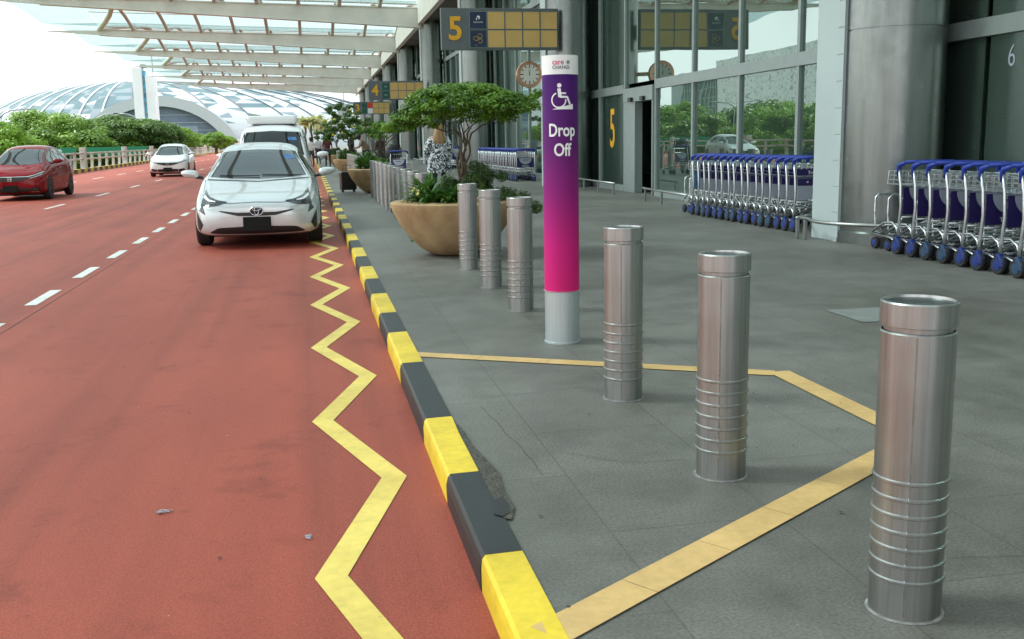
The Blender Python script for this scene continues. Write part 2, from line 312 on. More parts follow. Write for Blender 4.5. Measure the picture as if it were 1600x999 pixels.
# ------------------------------------------------------------------ mesh builder
class MB:
    def __init__(s): s.v = []; s.f = []; s.mi = []; s.m = 0
    def add(s, vs, fs, m=None):
        o = len(s.v); s.v += [tuple(v) for v in vs]
        for f in fs: s.f.append(tuple(i+o for i in f)); s.mi.append(s.m if m is None else m)
        return s
    def box(s, x0, x1, y0, y1, z0, z1, m=None):
        v = [(x, y, z) for z in (z0, z1) for y in (y0, y1) for x in (x0, x1)]
        return s.add(v, [(0, 2, 3, 1), (4, 5, 7, 6), (0, 1, 5, 4), (2, 6, 7, 3), (0, 4, 6, 2), (1, 3, 7, 5)], m)
    def prism(s, pts, axis, a, b, m=None):      # pts 2-D polygon, extruded along axis a..b
        def mk(p, t): return {'x': (t, p[0], p[1]), 'y': (p[0], t, p[1]), 'z': (p[0], p[1], t)}[axis]
        n = len(pts); v = [mk(p, a) for p in pts]+[mk(p, b) for p in pts]
        fs = [tuple(range(n-1, -1, -1)), tuple(range(n, 2*n))]+[(i, (i+1) % n, n+(i+1) % n, n+i) for i in range(n)]
        return s.add(v, fs, m)
    def lathe(s, prof, n=24, c=(0, 0, 0), axis='z', cap=True, m=None, rot=None):
        vs = []; fs = []
        for r, z in prof:
            for k in range(n):
                a = 2*PI*k/n; p = (r*math.cos(a), r*math.sin(a), z)
                if axis == 'x': p = (p[2], p[0], p[1])
                if axis == 'y': p = (p[0], p[2], p[1])
                if rot: p = tuple(rot @ Vector(p))
                vs.append((p[0]+c[0], p[1]+c[1], p[2]+c[2]))
        for i in range(len(prof)-1):
            for k in range(n): fs.append((i*n+k, i*n+(k+1) % n, (i+1)*n+(k+1) % n, (i+1)*n+k))
        if cap:
            if prof[0][0] > 1e-6: fs.append(tuple(range(n-1, -1, -1)))
            if prof[-1][0] > 1e-6: fs.append(tuple((len(prof)-1)*n+k for k in range(n)))
        return s.add(vs, fs, m)
    def tube(s, pts, r, n=8, m=None, closed=False):
        P = [Vector(p) for p in pts]; rr = r if isinstance(r, (list, tuple)) else [r]*len(P)
        vs = []; fs = []; prev = None; L = len(P)
        for i, p in enumerate(P):
            if closed: t = (P[(i+1) % L]-P[i-1]).normalized()
            else:
                t = (P[min(i+1, L-1)]-P[max(i-1, 0)]).normalized()
            if prev is None:
                a = Vector((0, 0, 1)) if abs(t.z) < .9 else Vector((1, 0, 0)); u = t.cross(a).normalized()
            else:
                u = (prev-t*prev.dot(t)).normalized()
            prev = u; w_ = t.cross(u)
            for k in range(n):
                a = 2*PI*k/n; q = p+(u*math.cos(a)+w_*math.sin(a))*rr[i]; vs.append(tuple(q))
        for i in range(L if closed else L-1):
            j = (i+1) % L
            for k in range(n): fs.append((i*n+k, i*n+(k+1) % n, j*n+(k+1) % n, j*n+k))
        if not closed: fs += [tuple(range(n-1, -1, -1)), tuple((L-1)*n+k for k in range(n))]
        return s.add(vs, fs, m)
    def bar(s, a, b, w_, h, m=None):
        a = Vector(a); b = Vector(b); t = (b-a).normalized(); u = t.cross(Vector((0, 0, 1)))
        if u.length < 1e-3: u = Vector((1, 0, 0))
        u = u.normalized()*w_/2; v = u.cross(t).normalized()*h/2
        vs = [a-u-v, a+u-v, a+u+v, a-u+v, b-u-v, b+u-v, b+u+v, b-u+v]
        return s.add([tuple(x) for x in vs], [(0, 3, 2, 1), (4, 5, 6, 7), (0, 1, 5, 4), (1, 2, 6, 5), (2, 3, 7, 6), (3, 0, 4, 7)], m)
    def poly(s, pts, m=None): return s.add(pts, [tuple(range(len(pts)))], m)
    def build(s, name, mats, parent=None, smooth=False, loc=None, rot=None, bevel=0, auto=None, sub=0):
        me = bpy.data.meshes.new(name); me.from_pydata(s.v, [], s.f)
        if not isinstance(mats, (list, tuple)): mats = [mats]
        for m in mats: me.materials.append(m)
        for p, i in zip(me.polygons, s.mi): p.material_index = i
        me.update()
        if smooth: me.shade_smooth()
        if auto is not None:
            me.shade_smooth()
            try: me.set_sharp_from_angle(angle=math.radians(auto))
            except Exception: pass
        o = bpy.data.objects.new(name, me); COL.objects.link(o)
        if parent: o.parent = parent
        if loc: o.location = loc
        if rot: o.rotation_euler = rot
        if bevel:
            b = o.modifiers.new('bevel', 'BEVEL'); b.width = bevel; b.segments = 2; b.limit_method = 'ANGLE'
        if sub:
            b = o.modifiers.new('sub', 'SUBSURF'); b.levels = sub; b.render_levels = sub
        return o
def tag(o, label=None, cat=None, group=None, kind=None):
    if label: o['label'] = label
    if cat: o['category'] = cat
    if group: o['group'] = group
    if kind: o['kind'] = kind
    return o
def empty(name, loc=(0, 0, 0), rz=0, label=None, cat=None, group=None, kind=None):
    o = bpy.data.objects.new(name, None); COL.objects.link(o); o.location = loc; o.rotation_euler = (0, 0, rz)
    o.empty_display_size = .1
    return tag(o, label, cat, group, kind)
KIDS = {}
def copy_tree(o, parent=None):
    c = o.copy(); COL.objects.link(c); c.parent = parent
    for ch in [x for x in list(COL.objects) if x.parent == o]: copy_tree(ch, c)
    return c
def clone(o, loc, rz=None, label=None, group=None):
    c = copy_tree(o); c.location = loc
    if rz is not None: c.rotation_euler = (0, 0, rz)
    if label: c['label'] = label
    if group: c['group'] = group
    return c
def struct(o, label=None):
    o['kind'] = 'structure'
    if label: o['label'] = label
    return o
def text_verts(body, size, offset=0, extrude=.002, align='CENTER', res=4):
    c = bpy.data.curves.new('t', 'FONT'); c.body = body; c.size = size; c.offset = offset; c.extrude = extrude
    c.align_x = align; c.align_y = 'CENTER'; c.resolution_u = res
    o = bpy.data.objects.new('t', c); COL.objects.link(o)
    dg = bpy.context.evaluated_depsgraph_get(); dg.update()
    me = bpy.data.meshes.new_from_object(o.evaluated_get(dg))
    vs = [tuple(v.co) for v in me.vertices]; fs = [tuple(p.vertices) for p in me.polygons]
    bpy.data.objects.remove(o); bpy.data.curves.remove(c); bpy.data.meshes.remove(me)
    return vs, fs
def text(name, body, size, fn, m, parent, offset=0, extrude=.002, align='CENTER', sx=1):
    vs, fs = text_verts(body, size, offset, extrude, align)
    b = MB(); b.add([fn(v[0]*sx, v[1], v[2]) for v in vs], fs)
    return b.build(name, m, parent)
ORD = ['first', 'second', 'third', 'fourth', 'fifth', 'sixth', 'seventh', 'eighth', 'ninth', 'tenth', 'eleventh', 'twelfth', 'thirteenth', 'fourteenth', 'fifteenth', 'sixteenth', 'seventeenth', 'eighteenth', 'nineteenth', 'twentieth', 'twenty-first', 'twenty-second', 'twenty-third', 'twenty-fourth', 'twenty-fifth', 'twenty-sixth', 'twenty-seventh']

# ------------------------------------------------------------------ setting: ground, road, pavement
RZ = -.12
struct(MB().poly([(-3000, -300, -5), (3000, -300, -5), (3000, 4000, -5), (-3000, 4000, -5)]).build('ground', m_grass), 'green ground stretching away below the raised road')
def parX(Y): return -11.45-.0215*Y
b = MB(); ys = [-25, 0, 60, 120, 200, 300]
for i in range(len(ys)-1):
    a, c = ys[i], ys[i+1]
    b.poly([(parX(a)-.9, a, RZ), (.48, a, RZ), (.48, c, RZ), (parX(c)-.9, c, RZ)])
    b.poly([(parX(a)-.9, a, RZ-1.2), (parX(a)-.9, a, RZ), (parX(c)-.9, c, RZ), (parX(c)-.9, c, RZ-1.2)])
b.poly([(parX(300)-.9, 300, RZ-5), (.48, 300, RZ-5), (.48, 300, RZ), (parX(300)-.9, 300, RZ)][::-1])
struct(b.build('road', m_road), 'red surfaced drop-off road with dashed white lanes')
# pavement: slab from behind the kerb to behind the facade
b = MB(); b.box(.605, 22, -25, 300, -.6, 0)
pav = struct(b.build('pavement', m_pave), 'grey granite paving of the terminal kerbside')
# kerb with painted blocks
b = MB()
bounds = [-25.15]
while bounds[-1] < 1.0: bounds.append(bounds[-1]+1.0)
bounds = [y for y in bounds if y < 1.6]+[2.05, 3.03, 3.85, 4.69, 5.95, 6.96, 7.8, 8.83]
while bounds[-1] < 150: bounds.append(bounds[-1]+1.0)
# yellow from 2.05 to 3.03
i0 = bounds.index(2.05)
for i in range(len(bounds)-1):
    a, c = bounds[i], bounds[i+1]; yel = (i-i0) % 2 == 0
    prof = [(.476, RZ-.15), (.471+R.uniform(-.003, .003), -.04), (.476, -.010), (.486, .004), (.607, .007), (.607, -.3)]
    b.prism([(p[0], p[1]) for p in prof], 'y', a+.0015, c-.0015, 0 if yel else 1)
kerb = struct(b.build('kerb', [m_yel, m_blk]), 'kerb painted in alternating yellow and black blocks')
b = MB(); b.poly([(.6, 3.32, .0085), (.625, 3.3, .0085), (.66, 3.42, .0085), (.655, 3.6, .0085), (.675, 3.8, .0085), (.66, 3.95, .0085), (.63, 4.2, .0085), (.625, 4.45, .0085), (.606, 4.62, .0085), (.60, 4.4, .0085)])
m_crack = mat('damp_broken_mortar', (.028, .026, .018), .45, scale=20, c2=(.07, .062, .042), bump=.8, bscale=60)
struct(b.build('broken_paving_edge', m_crack), 'broken damp paving edge beside the yellow kerb block')
b = MB(); b.poly([(.575, 3.36, .0105), (.60, 3.33, .0105), (.63, 3.36, .0105), (.645, 3.44, .0105), (.635, 3.53, .0105), (.60, 3.50, .0105), (.585, 3.42, .0105)])
struct(b.build('kerb_hole', m_dark), 'small dark hole chipped between kerb and paving')
# zigzag (outer corners measured), width .1
Lx, Rx = -.05, .348; hw = .052
b = MB(); Y0 = 3.25; k = -2; pts = []
while True:
    yl = Y0+1.965*k
    if yl > 34: break
    pts.append((Lx+.055, yl)); pts.append((Rx-.055, yl+.98)); k += 1
n = len(pts)
def offs(i, s):
    p = Vector(pts[i]); d1 = (Vector(pts[i])-Vector(pts[i-1])).normalized() if i > 0 else (Vector(pts[1])-Vector(pts[0])).normalized()
    d2 = (Vector(pts[i+1])-p).normalized() if i < n-1 else d1
    n1 = Vector((-d1.y, d1.x)); n2 = Vector((-d2.y, d2.x)); mt = (n1+n2).normalized()
    return p+mt*s*hw/max(.35, mt.dot(n1))
for i in range(n-1):
    a1, a2, c1, c2 = offs(i, 1), offs(i, -1), offs(i+1, 1), offs(i+1, -1)
    b.poly([(a2.x, a2.y, RZ+.0035), (c2.x, c2.y, RZ+.0035), (c1.x, c1.y, RZ+.0035), (a1.x, a1.y, RZ+.0035)])
struct(b.build('zigzag_marking', m_zig), 'yellow zigzag line painted beside the kerb')
b = MB()
def dash(x, y0, y1, w_=.1): b.poly([(x-w_/2, y0, RZ+.0035), (x+w_/2, y0, RZ+.0035), (x+w_/2, y1, RZ+.0035), (x-w_/2, y1, RZ+.0035)])
y = 7.1
for y in [1.1+k*3.0 for k in range(-6, 40)]:
    pass
# near lane line: dashes about 1.9 m every 4 m
for k in range(-6, 50): dash(-2.56, 9.92+1.975*k, 9.92+1.975*k+1.0, .11)
for k in range(-5, 20): dash(-6.1, 25.7+6.0*k, 25.7+6.0*k+2.0)
for k in range(-8, 16): dash(-9.45, 48.7+6.0*k, 48.7+6.0*k+2.6)
struct(b.build('lane_markings', m_whitep), 'dashed white lane lines on the red road')
b = MB()
for x, (y0, y1) in ((-2.42, (-5, 120)), (-4.4, (-5, 120))): b.poly([(x, y0, RZ+.0015), (x+.012, y0, RZ+.0015), (x+.012, y1, RZ+.0015), (x, y1, RZ+.0015)])
struct(b.build('road_joint', mat('road_joint_seal', (.09, .035, .03), .7)), 'thin dark joint lines in the red road')
# buff band on paving
b = MB(); Z = .0045
def band(p, q, wd, ext=0):
    p = Vector(p); q = Vector(q); d = (q-p).normalized(); nn = Vector((-d.y, d.x))*wd/2; p = p-d*ext; q = q+d*ext
    L = (q-p).length; k = max(1, round(L/.42))
    for i in range(k):
        a = p+(q-p)*(i/k)+d*.0012; c = p+(q-p)*((i+1)/k)-d*.0012
        b.poly([(a-nn).to_tuple()+(Z,), (c-nn).to_tuple()+(Z,), (c+nn).to_tuple()+(Z,), (a+nn).to_tuple()+(Z,)])
band((.58, 6.19), (2.46, 5.13), .12, 0)
Z = .0052; band((2.50, 5.16), (2.50, 3.80), .125)
Z = .0058; band((2.53, 3.85), (.56, 2.465), .13)
Z = .0045
struct(b.build('paving_band', m_band), 'buff yellow line set across the grey paving')
b = MB()
b.poly([(3.72, 6.93, .0042), (4.30, 6.93, .0042), (4.30, 6.40, .0042), (3.72, 6.40, .0042)])  # flat rectangle slightly paler than the paving around it
struct(b.build('pale_paving_patch', mat('pale_paving_tone', (.185, .20, .187), .45, scale=8)), 'paler patch in the paving')

def crack(pts, w_):
    q = []
    for i in range(len(pts)-1):
        p0, p1 = Vector(pts[i]), Vector(pts[i+1]); k = max(2, int((p1-p0).length/.06))
        for j in range(k): q.append(p0+(p1-p0)*j/k+Vector((R.uniform(-1, 1), R.uniform(-1, 1)))*.006)
    q.append(Vector(pts[-1])); b = MB()
    for i in range(len(q)-1):
        d_ = (q[i+1]-q[i]).normalized(); nn = Vector((-d_.y, d_.x))
        wa, wb = w_*(.4+.6*abs(math.sin(i*1.7))), w_*(.4+.6*abs(math.sin((i+1)*1.7)))
        b.poly([tuple(q[i]-nn*wa)+(.0035,), tuple(q[i+1]-nn*wb)+(.0035,), tuple(q[i+1]+nn*wb)+(.0035,), tuple(q[i]+nn*wa)+(.0035,)])
    return b
m_crk = mat('crack_dirt', (.07, .07, .063), .9)
for pts in ([(.78, 4.85), (.80, 4.45), (.83, 4.1), (.84, 3.75)], [(.98, 4.02), (1.12, 3.88), (1.28, 3.80), (1.45, 3.80)], [(.70, 5.05), (.95, 5.02), (1.3, 5.10), (1.62, 5.06)], [(1.72, 2.72), (1.95, 2.66), (2.2, 2.62)], [(2.7, 7.4), (3.1, 7.2), (3.6, 7.25)], [(.9, 9.6), (1.3, 9.4), (1.7, 9.5), (2.1, 9.3)]):
    struct(crack(pts, .0016).build('paving_crack', m_crk))
def specks(n, x0, x1, y0, y1, z, m, name, rmax):
    b = MB()
    for _ in range(n):
        x = R.uniform(x0, x1); y = y0+(y1-y0)*R.random()**1.8; r = R.uniform(.25, 1)**2*rmax; k = R.randint(5, 8)
        b.poly([(x+r*R.uniform(.5, 1.2)*math.cos(2*PI*i/k), y+r*R.uniform(.5, 1.2)*math.sin(2*PI*i/k), z) for i in range(k)])
    tag(b.build(name, m), None, None, None, 'stuff')['label'] = 'tiny scattered marks and grit on the ground'
specks(220, .65, 6, 2, 16, .0065, mat('dark_gum', (.05, .05, .045), .8), 'paving_grit', .009)
specks(60, .65, 6, 2, 14, .0072, mat('pale_grit', (.35, .35, .33), .8), 'paving_grit', .006)
specks(200, -4, .4, 2.2, 18, RZ+.0065, mat('dark_road_spot', (.07, .03, .025), .8), 'road_grit', .010)
specks(70, -4, .4, 2.2, 16, RZ+.0072, mat('pale_road_spot', (.5, .35, .28), .8), 'road_grit', .006)
# ------------------------------------------------------------------ canopy
Y1, SP = 11.3, 15.9
can = empty('glass_canopy', (0, 0, 0), 0, 'long glass canopy on cream steel beams reaching over the drop-off road', 'canopy')
def zb(x): return 7.5+.057*(6.8-x)
def dep(x): return .36+.68*(x+13.3)/20.1
for k in range(-1, 9):
    Yk = Y1+SP*k
    if k == 0: Yk = Y1
    b = MB(); h_ = .17
    st = [(6.8, 1.04), (0, dep(0)), (-6, dep(-6)), (-13.3, .36)]
    for i in range(len(st)-1):
        (xa, da), (xb, db) = st[i], st[i+1]
        P = [(xa, zb(xa)), (xb, zb(xb)), (xb, zb(xb)+db), (xa, zb(xa)+da)]
        b.prism(P, 'y', Yk-h_, Yk+h_)
        b.prism([(xa, zb(xa)-.03), (xb, zb(xb)-.03), (xb, zb(xb)+.02), (xa, zb(xa)+.02)], 'y', Yk-h_-.06, Yk+h_+.06)
        b.prism([(xa, zb(xa)+da-.02), (xb, zb(xb)+db-.02), (xb, zb(xb)+db+.03), (xa, zb(xa)+da+.03)], 'y', Yk-h_-.06, Yk+h_+.06)
    b.prism([(-13.3, zb(-13.3)), (-16.9, zb(-16.9)+.05), (-16.9, zb(-16.9)+.10), (-13.3, zb(-13.3)+.3)], 'y', Yk-.05, Yk+.05)
    b.build('beam', m_beam, can)
PX = [-13.3+2.2*i for i in range(10)]
def arch(t): return .9*4*t*(1-t)
for k in range(-1, 8):
    ya, yb = Y1+SP*k, Y1+SP*(k+1)
    for x in PX:
        b = MB(); rr = .17 if x < -13 else .115
        sc = 2.0*arch_n(0) if False else 0
        b.tube([(x+(2.0*4*(t/10)*(1-t/10) if x < -13 else 0), ya+(yb-ya)*t/10, zb(x)+dep(x)+arch(t/10)+.02) for t in range(11)], rr, 8, m=0)
        b.build('rafter_tube', m_beam if x < -13 else m_purl, can, smooth=True)
    b = MB(); xs = [-16.9, -13.3]+[x for x in PX[1:]]+[6.75]
    for t in range(10):
        for i in range(len(xs)-1):
            q = []
            for (x, tt) in ((xs[i]+.01, t/10), (xs[i+1]-.01, t/10), (xs[i+1]-.01, (t+1)/10), (xs[i]+.01, (t+1)/10)):
                dd = dep(max(x, -13.3)) if x > -13.4 else .3
                q.append((x, ya+(yb-ya)*tt+(.006 if tt == t/10 else -.006), zb(x)+dd+.24+(arch(tt) if x > -13.5 else arch(tt)*.4)))
            b.poly(q)
    b.build('glass_roof', m_roofglass, can)
    b = MB()
    for t in range(0, 11, 2):
        tt = t/10; pp = [(x, ya+(yb-ya)*tt, zb(x)+(dep(max(x, -13.3)))+.2+arch(tt)) for x in (-13.3, -6, 0, 6.7)]
        b.tube(pp, .03, 5)
    b.build('glazing_bars', m_purl, can)

# ------------------------------------------------------------------ terminal
ter = empty('terminal_building', (7.43, 0, 0), -.006, 'glass fronted terminal with big steel clad columns and grey frames along the pavement', 'building')
YA, YB = -12, 150; ZT = 7.9
# mullions / transoms
mul = [12.78+2.2714*k for k in range(-11, 60)]
def inbay(y):
    d = (y-Y1) % SP
    return not (d < .75 or d > SP-.65)
for i, y in enumerate(mul):
    if y < YB and abs(y-10.5) > .2: b = MB(); b.box(-.05, .07, y-.045, y+.045, .12, ZT); b.build('mullion', m_frame, ter, bevel=.006)
b = MB()
for z in (2.33, 5.6): b.box(-.058, .06, YA, 21.81, z, z+.2); b.box(-.058, .06, 24.19, YB, z, z+.2)
b.box(-.058, .06, 21.81, 24.19, 5.6, 5.8)
b.build('transoms', m_frame, ter)
b = MB(); b.box(-.07, .08, YA, 21.84, 0, .14); b.box(-.07, .08, 24.16, YB, 0, .14)
b.build('plinth', m_frame, ter)
dr = [i for i, y in enumerate(mul) if abs(y-21.865) < .05][0]
for i in range(len(mul)-1):
    a, c = mul[i]+.045, mul[i+1]-.045
    if a > 120: break
    zs = [(.14, 2.33), (2.53, 5.6), (5.8, ZT)]
    for j, (z0, z1) in enumerate(zs):
        if i == dr and j == 0: continue
        bb = MB(); bb.box(.0, .02, a, c, z0, z1)
        nm = 'window_pane'
        if i < 5 and j > 0: continue
        bb.build(nm, m_wallglass, ter) if (a < 62 or j == 0) and len([1]) and (i < 34) else None
b = MB()
for i in range(34, len(mul)-1):
    if mul[i] < 149: b.box(0, .02, mul[i]+.045, mul[i+1]-.045, .14, 2.33); b.box(0, .02, mul[i]+.045, mul[i+1]-.045, 2.53, 5.6); b.box(0, .02, mul[i]+.045, mul[i+1]-.045, 5.8, ZT)
b.build('distant_glazing', m_wallglass, ter)
# interior, soffit, upper wall, fascia
b = MB(); b.box(4.0, 4.2, YA, YB, .0, 9); b.box(.1, 4.0, YA-.2, YA, 0, 9); b.build('interior_wall', m_interior, ter)
b = MB(); b.box(.1, 4.0, YA, YB, 2.75, 2.85); b.box(.1, 4.0, YA, YB, ZT-.2, ZT); b.build('interior_ceiling', m_interior, ter)
for y in range(6, 90, 7): b = MB(); b.box(1.8, 2.1, y, y+.35, 0.02, 2.7); b.build('interior_post', m_frame, ter)
b = MB(); b.box(-1.15, .3, YA, YB, ZT, ZT+.12); b.build('soffit', m_soffit, ter)
m_sl = mat('soffit_light_housing', (.09, .09, .09), .4)
for y in range(26, 126, 4): b = MB(); b.box(-.95, -.2, y, y+.9, ZT-.025, ZT-.003); b.build('soffit_light', m_sl, ter)
b = MB(); b.box(-1.42, -1.15, YA, YB, ZT-.22, ZT+1.0); b.build('fascia', m_beam, ter)
b = MB(); b.box(-.2, 8, YA, YB, ZT+.12, 24); b.box(.3, 4.6, YB, YB+.3, 0, 9); b.build('upper_wall_sky_block', m_palew, ter)  # upper wall raised far out of view to block sky and darken the paving
# columns with fins
for k in range(-1, 9):
    yc = Y1+SP*k; r = .575; xc = -.66
    b = MB(); prof = [(r+.035, 0), (r+.035, .13), (r, .15)]
    for z in (2.47, 5.2):
        prof += [(r, z-.008), (r-.012, z-.006), (r-.012, z+.006), (r, z+.008)]
    prof += [(r, ZT)]
    b.lathe(prof, 48, (xc, yc, 0), cap=False)
    c = b.build('column', m_column, ter, auto=30)
    b = MB(); b.box(xc-.60, -.06, yc+.24, yc+.76, 0, ZT); b.build('fin_panel', m_fin, ter, bevel=.008)
    b = MB()
    for j in range(25): b.box(xc-.607, xc-.60, yc+.08, yc+.237, .05+j*.31, .05+j*.31+.295)
    b.box(xc-.598, xc-.55, yc+.085, yc+.237, 0, ZT)
    b.build('ribbed_strip', m_fin, ter)
# entrance door
d = empty('entrance_door', (0, 23, 0)); d.parent = ter
d.location = (0, 0, 0)
b = MB(); b.box(-.1, .12, 21.91, 24.09, 2.1, 2.42); b.box(-.09, .10, 23.2, 24.09, 0, 2.1); b.box(-.09, .1, 21.91, 21.97, 0, 2.1); 
b.build('door_frame', m_frame, d, bevel=.006)
b = MB(); b.box(.35, .38, 21.95, 23.2, .02, 2.1); b.build('door_leaf', m_wallglass, d)
b = MB(); b.box(.1, .34, 21.9, 21.94, 0, 2.1); b.build('door_jamb', m_dark, d)
for y in (22.4, 23.3):
    b = MB(); b.box(-.17, -.1, y, y+.22, 2.11, 2.2); b.build('door_sensor', m_blackpl, d, bevel=.01)
def onglass(y0, z0): return lambda x, y, z: (-.004-z, y0-x, z0+y)
text('glass_number', '5', 1.36, onglass(25.32, 1.47), m_orange, ter, .012, .002, sx=.72)
text('glass_number', '6', .34, onglass(10.09, 2.08), m_adwhite, ter, -.003, .001, sx=.8)
b = MB(); b.box(4.0-.02, 3.98+.01, 0, .01, 0, .01)
# interior floor sheet (inside the glass)
b = MB(); b.poly([(.1, YA, .006), (4, YA, .006), (4, YB, .006), (.1, YB, .006)]); b.build('interior_floor', m_intfloor, ter)

# ------------------------------------------------------------------ low guard rails
def rail(pts, posts, lab):
    o = empty('guard_rail', (pts[0][0], pts[0][1], 0), 0, lab, 'rail', 'low steel guard rails at the foot of the facade')
    ox, oy = pts[0][:2]
    b = MB(); b.tube([(p[0]-ox, p[1]-oy, .26) for p in pts], .022, 8); b.build('rail_tube', m_steel, o, smooth=True)
    for p in posts:
        b = MB(); b.box(p[0]-ox-.02, p[0]-ox+.02, p[1]-oy-.02, p[1]-oy+.02, 0, .245); b.build('post', m_steel, o, bevel=.004)
rail([(6.85, 26.2), (6.84, 24.5), (6.82, 22.6)], [(6.85, 25.4), (6.83, 24), (6.82, 22.7)], 'low steel rail on the pavement under the yellow number on the glass')
rail([(6.72, 20.3), (6.62, 18.8), (6.55, 16.8)], [(6.71, 20.1), (6.64, 18.9), (6.57, 17.2)], 'low steel rail between the entrance door and the far end of the trolley row')
rail([(6.72, 12.6), (5.98, 11.95)], [(6.0, 11.97)], 'short end of steel rail poking out between trolley row and white panel')
arc = [(6.78+.86*math.cos(a), 11.3+.86*math.sin(a)) for a in [math.radians(x) for x in range(150, 291, 14)]]
rail([(6.0, 11.86)]+arc, [(6.02, 11.8), (6.35, 10.6), arc[-1]], 'low steel rail curving round the foot of the nearest big column')
for kk, yy in enumerate((43.1, 59.0)):
    arc = [(6.98+.86*math.cos(a), yy+.86*math.sin(a)) for a in [math.radians(x) for x in range(170, 300, 16)]]
    rail([(6.2, yy+3.2)]+arc, [(6.2, yy+2.5), arc[3]], ['low steel rail round the foot of the column behind the umbrella shaped tree', 'low steel rail round the foot of the column farther than the blond woman'][kk])

# ------------------------------------------------------------------ bollards
m_seal = mat('grout', (.20, .20, .19), .9, var=.4, scale=30)
m_capin = mat('cap_dish_dark_teal', (.06, .085, .08), .25, metal=.4, var=.3)
def make_bollard():
    o = empty('bollard')
    r = .0955; prof = [(r, 0)]
    for z in (.112, .158, .204, .25, .296, .342, .388):
        prof += [(r, z-.006), (r+.0045, z-.003), (r+.0045, z+.003), (r, z+.006)]
    prof += [(r+.001, .783), (r-.003, .787)]
    b = MB(); b.lathe(prof, 40, cap=False); b.build('shaft', m_steel, o, auto=25)
    b = MB(); b.lathe([(r-.008, .785), (r-.008, .80), (r+.003, .803), (r+.003, .862), (r, .866), (r-.006, .866), (r-.008, .858), (0, .855)], 40, cap=False)
    b.build('cap', m_steel, o, auto=25)
    b = MB(); b.lathe([(0, .8565), (r-.010, .8595)], 32, cap=False); b.build('cap_dark_disc', m_capin, o)  # dark teal disc put in to darken the recessed dish of the cap
    b = MB(); b.bar((-r*.55-.0005, -r*.84, .02), (-r*.55-.0005, -r*.84, .78), .004, .003); b.build('weld_seam', m_tube, o)
    b = MB(); b.lathe([(r+.008, .001), (r+.007, .003), (r, .005)], 32, cap=False); b.build('base_seal', m_seal, o)
    return o
near = [(1.556, 2.40), (1.514, 3.60), (1.505, 4.842), (1.55, 7.62), (1.548, 8.922), (1.554, 10.274)]
nlab = ['largest steel bollard closest to the camera at the right', 'steel bollard with water on its cap, second from the camera',
        'steel bollard third from the camera, just right of the purple pillar', 'steel bollard just left of the purple pillar',
        'middle one of the three steel bollards between the purple pillar and the stone planter', 'leftmost steel bollard of the three left of the purple pillar, against the big stone planter']
bol = make_bollard()
spots = [(x, y, l, 'steel bollards around the drop-off bay') for (x, y), l in zip(near, nlab)]
row_y = [14.0, 15.2, 16.4, 17.7, 18.9, 20.1, 21.4, 22.7, 24.3]
for i, y in enumerate(row_y): spots.append((1.5, y, '%s steel bollard behind the nearest stone planter, counting away from it' % ORD[i], 'steel bollards between the first and second planter'))
for i in range(9): spots.append((1.53, 29.3+1.27*i, '%s steel bollard behind the second stone planter, counting away from it' % ORD[i], 'steel bollards between the second and third planter'))
for i in range(8): spots.append((1.55, 45.2+1.3*i, '%s steel bollard behind the third stone planter, counting away from it' % ORD[i], 'steel bollards between the third and fourth planter'))
for i, (x, y, l, g) in enumerate(spots):
    o = bol if i == 0 else copy_tree(bol)
    o.location = (x, y, 0); o.rotation_euler = (0, 0, R.uniform(0, .5) if i else 0); tag(o, l, 'bollard', g)
spots = None
b = MB(); b.lathe([(.0, .0), (.02, .002), (.02, .012), (.0, .014)], 8, cap=False)

# ------------------------------------------------------------------ drop off pillar
pil = empty('sign_pillar', (1.562, 6.35, 0), 0, 'tall round purple and pink pillar with a wheelchair symbol reading Drop Off', 'sign')
pr = .111
b = MB(); b.lathe([(pr+.006, 0), (pr+.006, .01), (pr, .012), (pr, .335)], 48, cap=False)
b.lathe([(pr+.007, .338), (pr+.001, .34)], 48, cap=False); b.build('steel_base', mat('satin_aluminium', (.50, .55, .56), .42, metal=.7, var=.06, stretch=(8, 8, .3)), pil, auto=30)
b = MB(); b.lathe([(pr+.001, .335), (pr+.001, 1.685)], 48, cap=False)
b.build('colour_wrap', rampmat('purple_pink_print', 2, [(.335, (.60, .012, .15)), (.62, (.52, .012, .17)), (.95, (.25, .012, .16)), (1.25, (.11, .012, .14)), (1.685, (.055, .008, .14))], .55), pil, smooth=True)
b = MB(); b.lathe([(pr+.002, 1.685), (pr+.002, 1.80), (0, 1.802)], 48, cap=False)
b.build('white_top', m_wht, pil, auto=30)
A0 = math.atan2(-6.35, -1.56)   # facing the camera
def oncyl(z0, rr=pr+.0032, a0=A0): return lambda x, y, z: ((rr+z)*math.cos(a0+x/rr), (rr+z)*math.sin(a0+x/rr), z0+y)
text('lettering', 'Drop', .108, oncyl(1.345, a0=A0+.10), m_wht, pil, .0022, .0006, sx=.76)
text('lettering', 'Off', .108, oncyl(1.225, a0=A0+.10), m_wht, pil, .0022, .0006, sx=.76)
text('care_lettering', 'care', .046, oncyl(1.757, a0=A0-.10), rampmat('care_gradient', 0, [(-.12, (.25, .02, .25)), (-.05, (.7, .02, .12)), (.03, (.25, .03, .3))], .4), pil, .0003, .0006, sx=.92)
text('care_lettering', '@', .022, oncyl(1.757, a0=A0+.46), m_blkp, pil, .0002, .0006)
text('care_lettering', 'CHANGI', .029, oncyl(1.725, a0=A0+.06), m_blkp, pil, .0001, .0006, sx=.98)
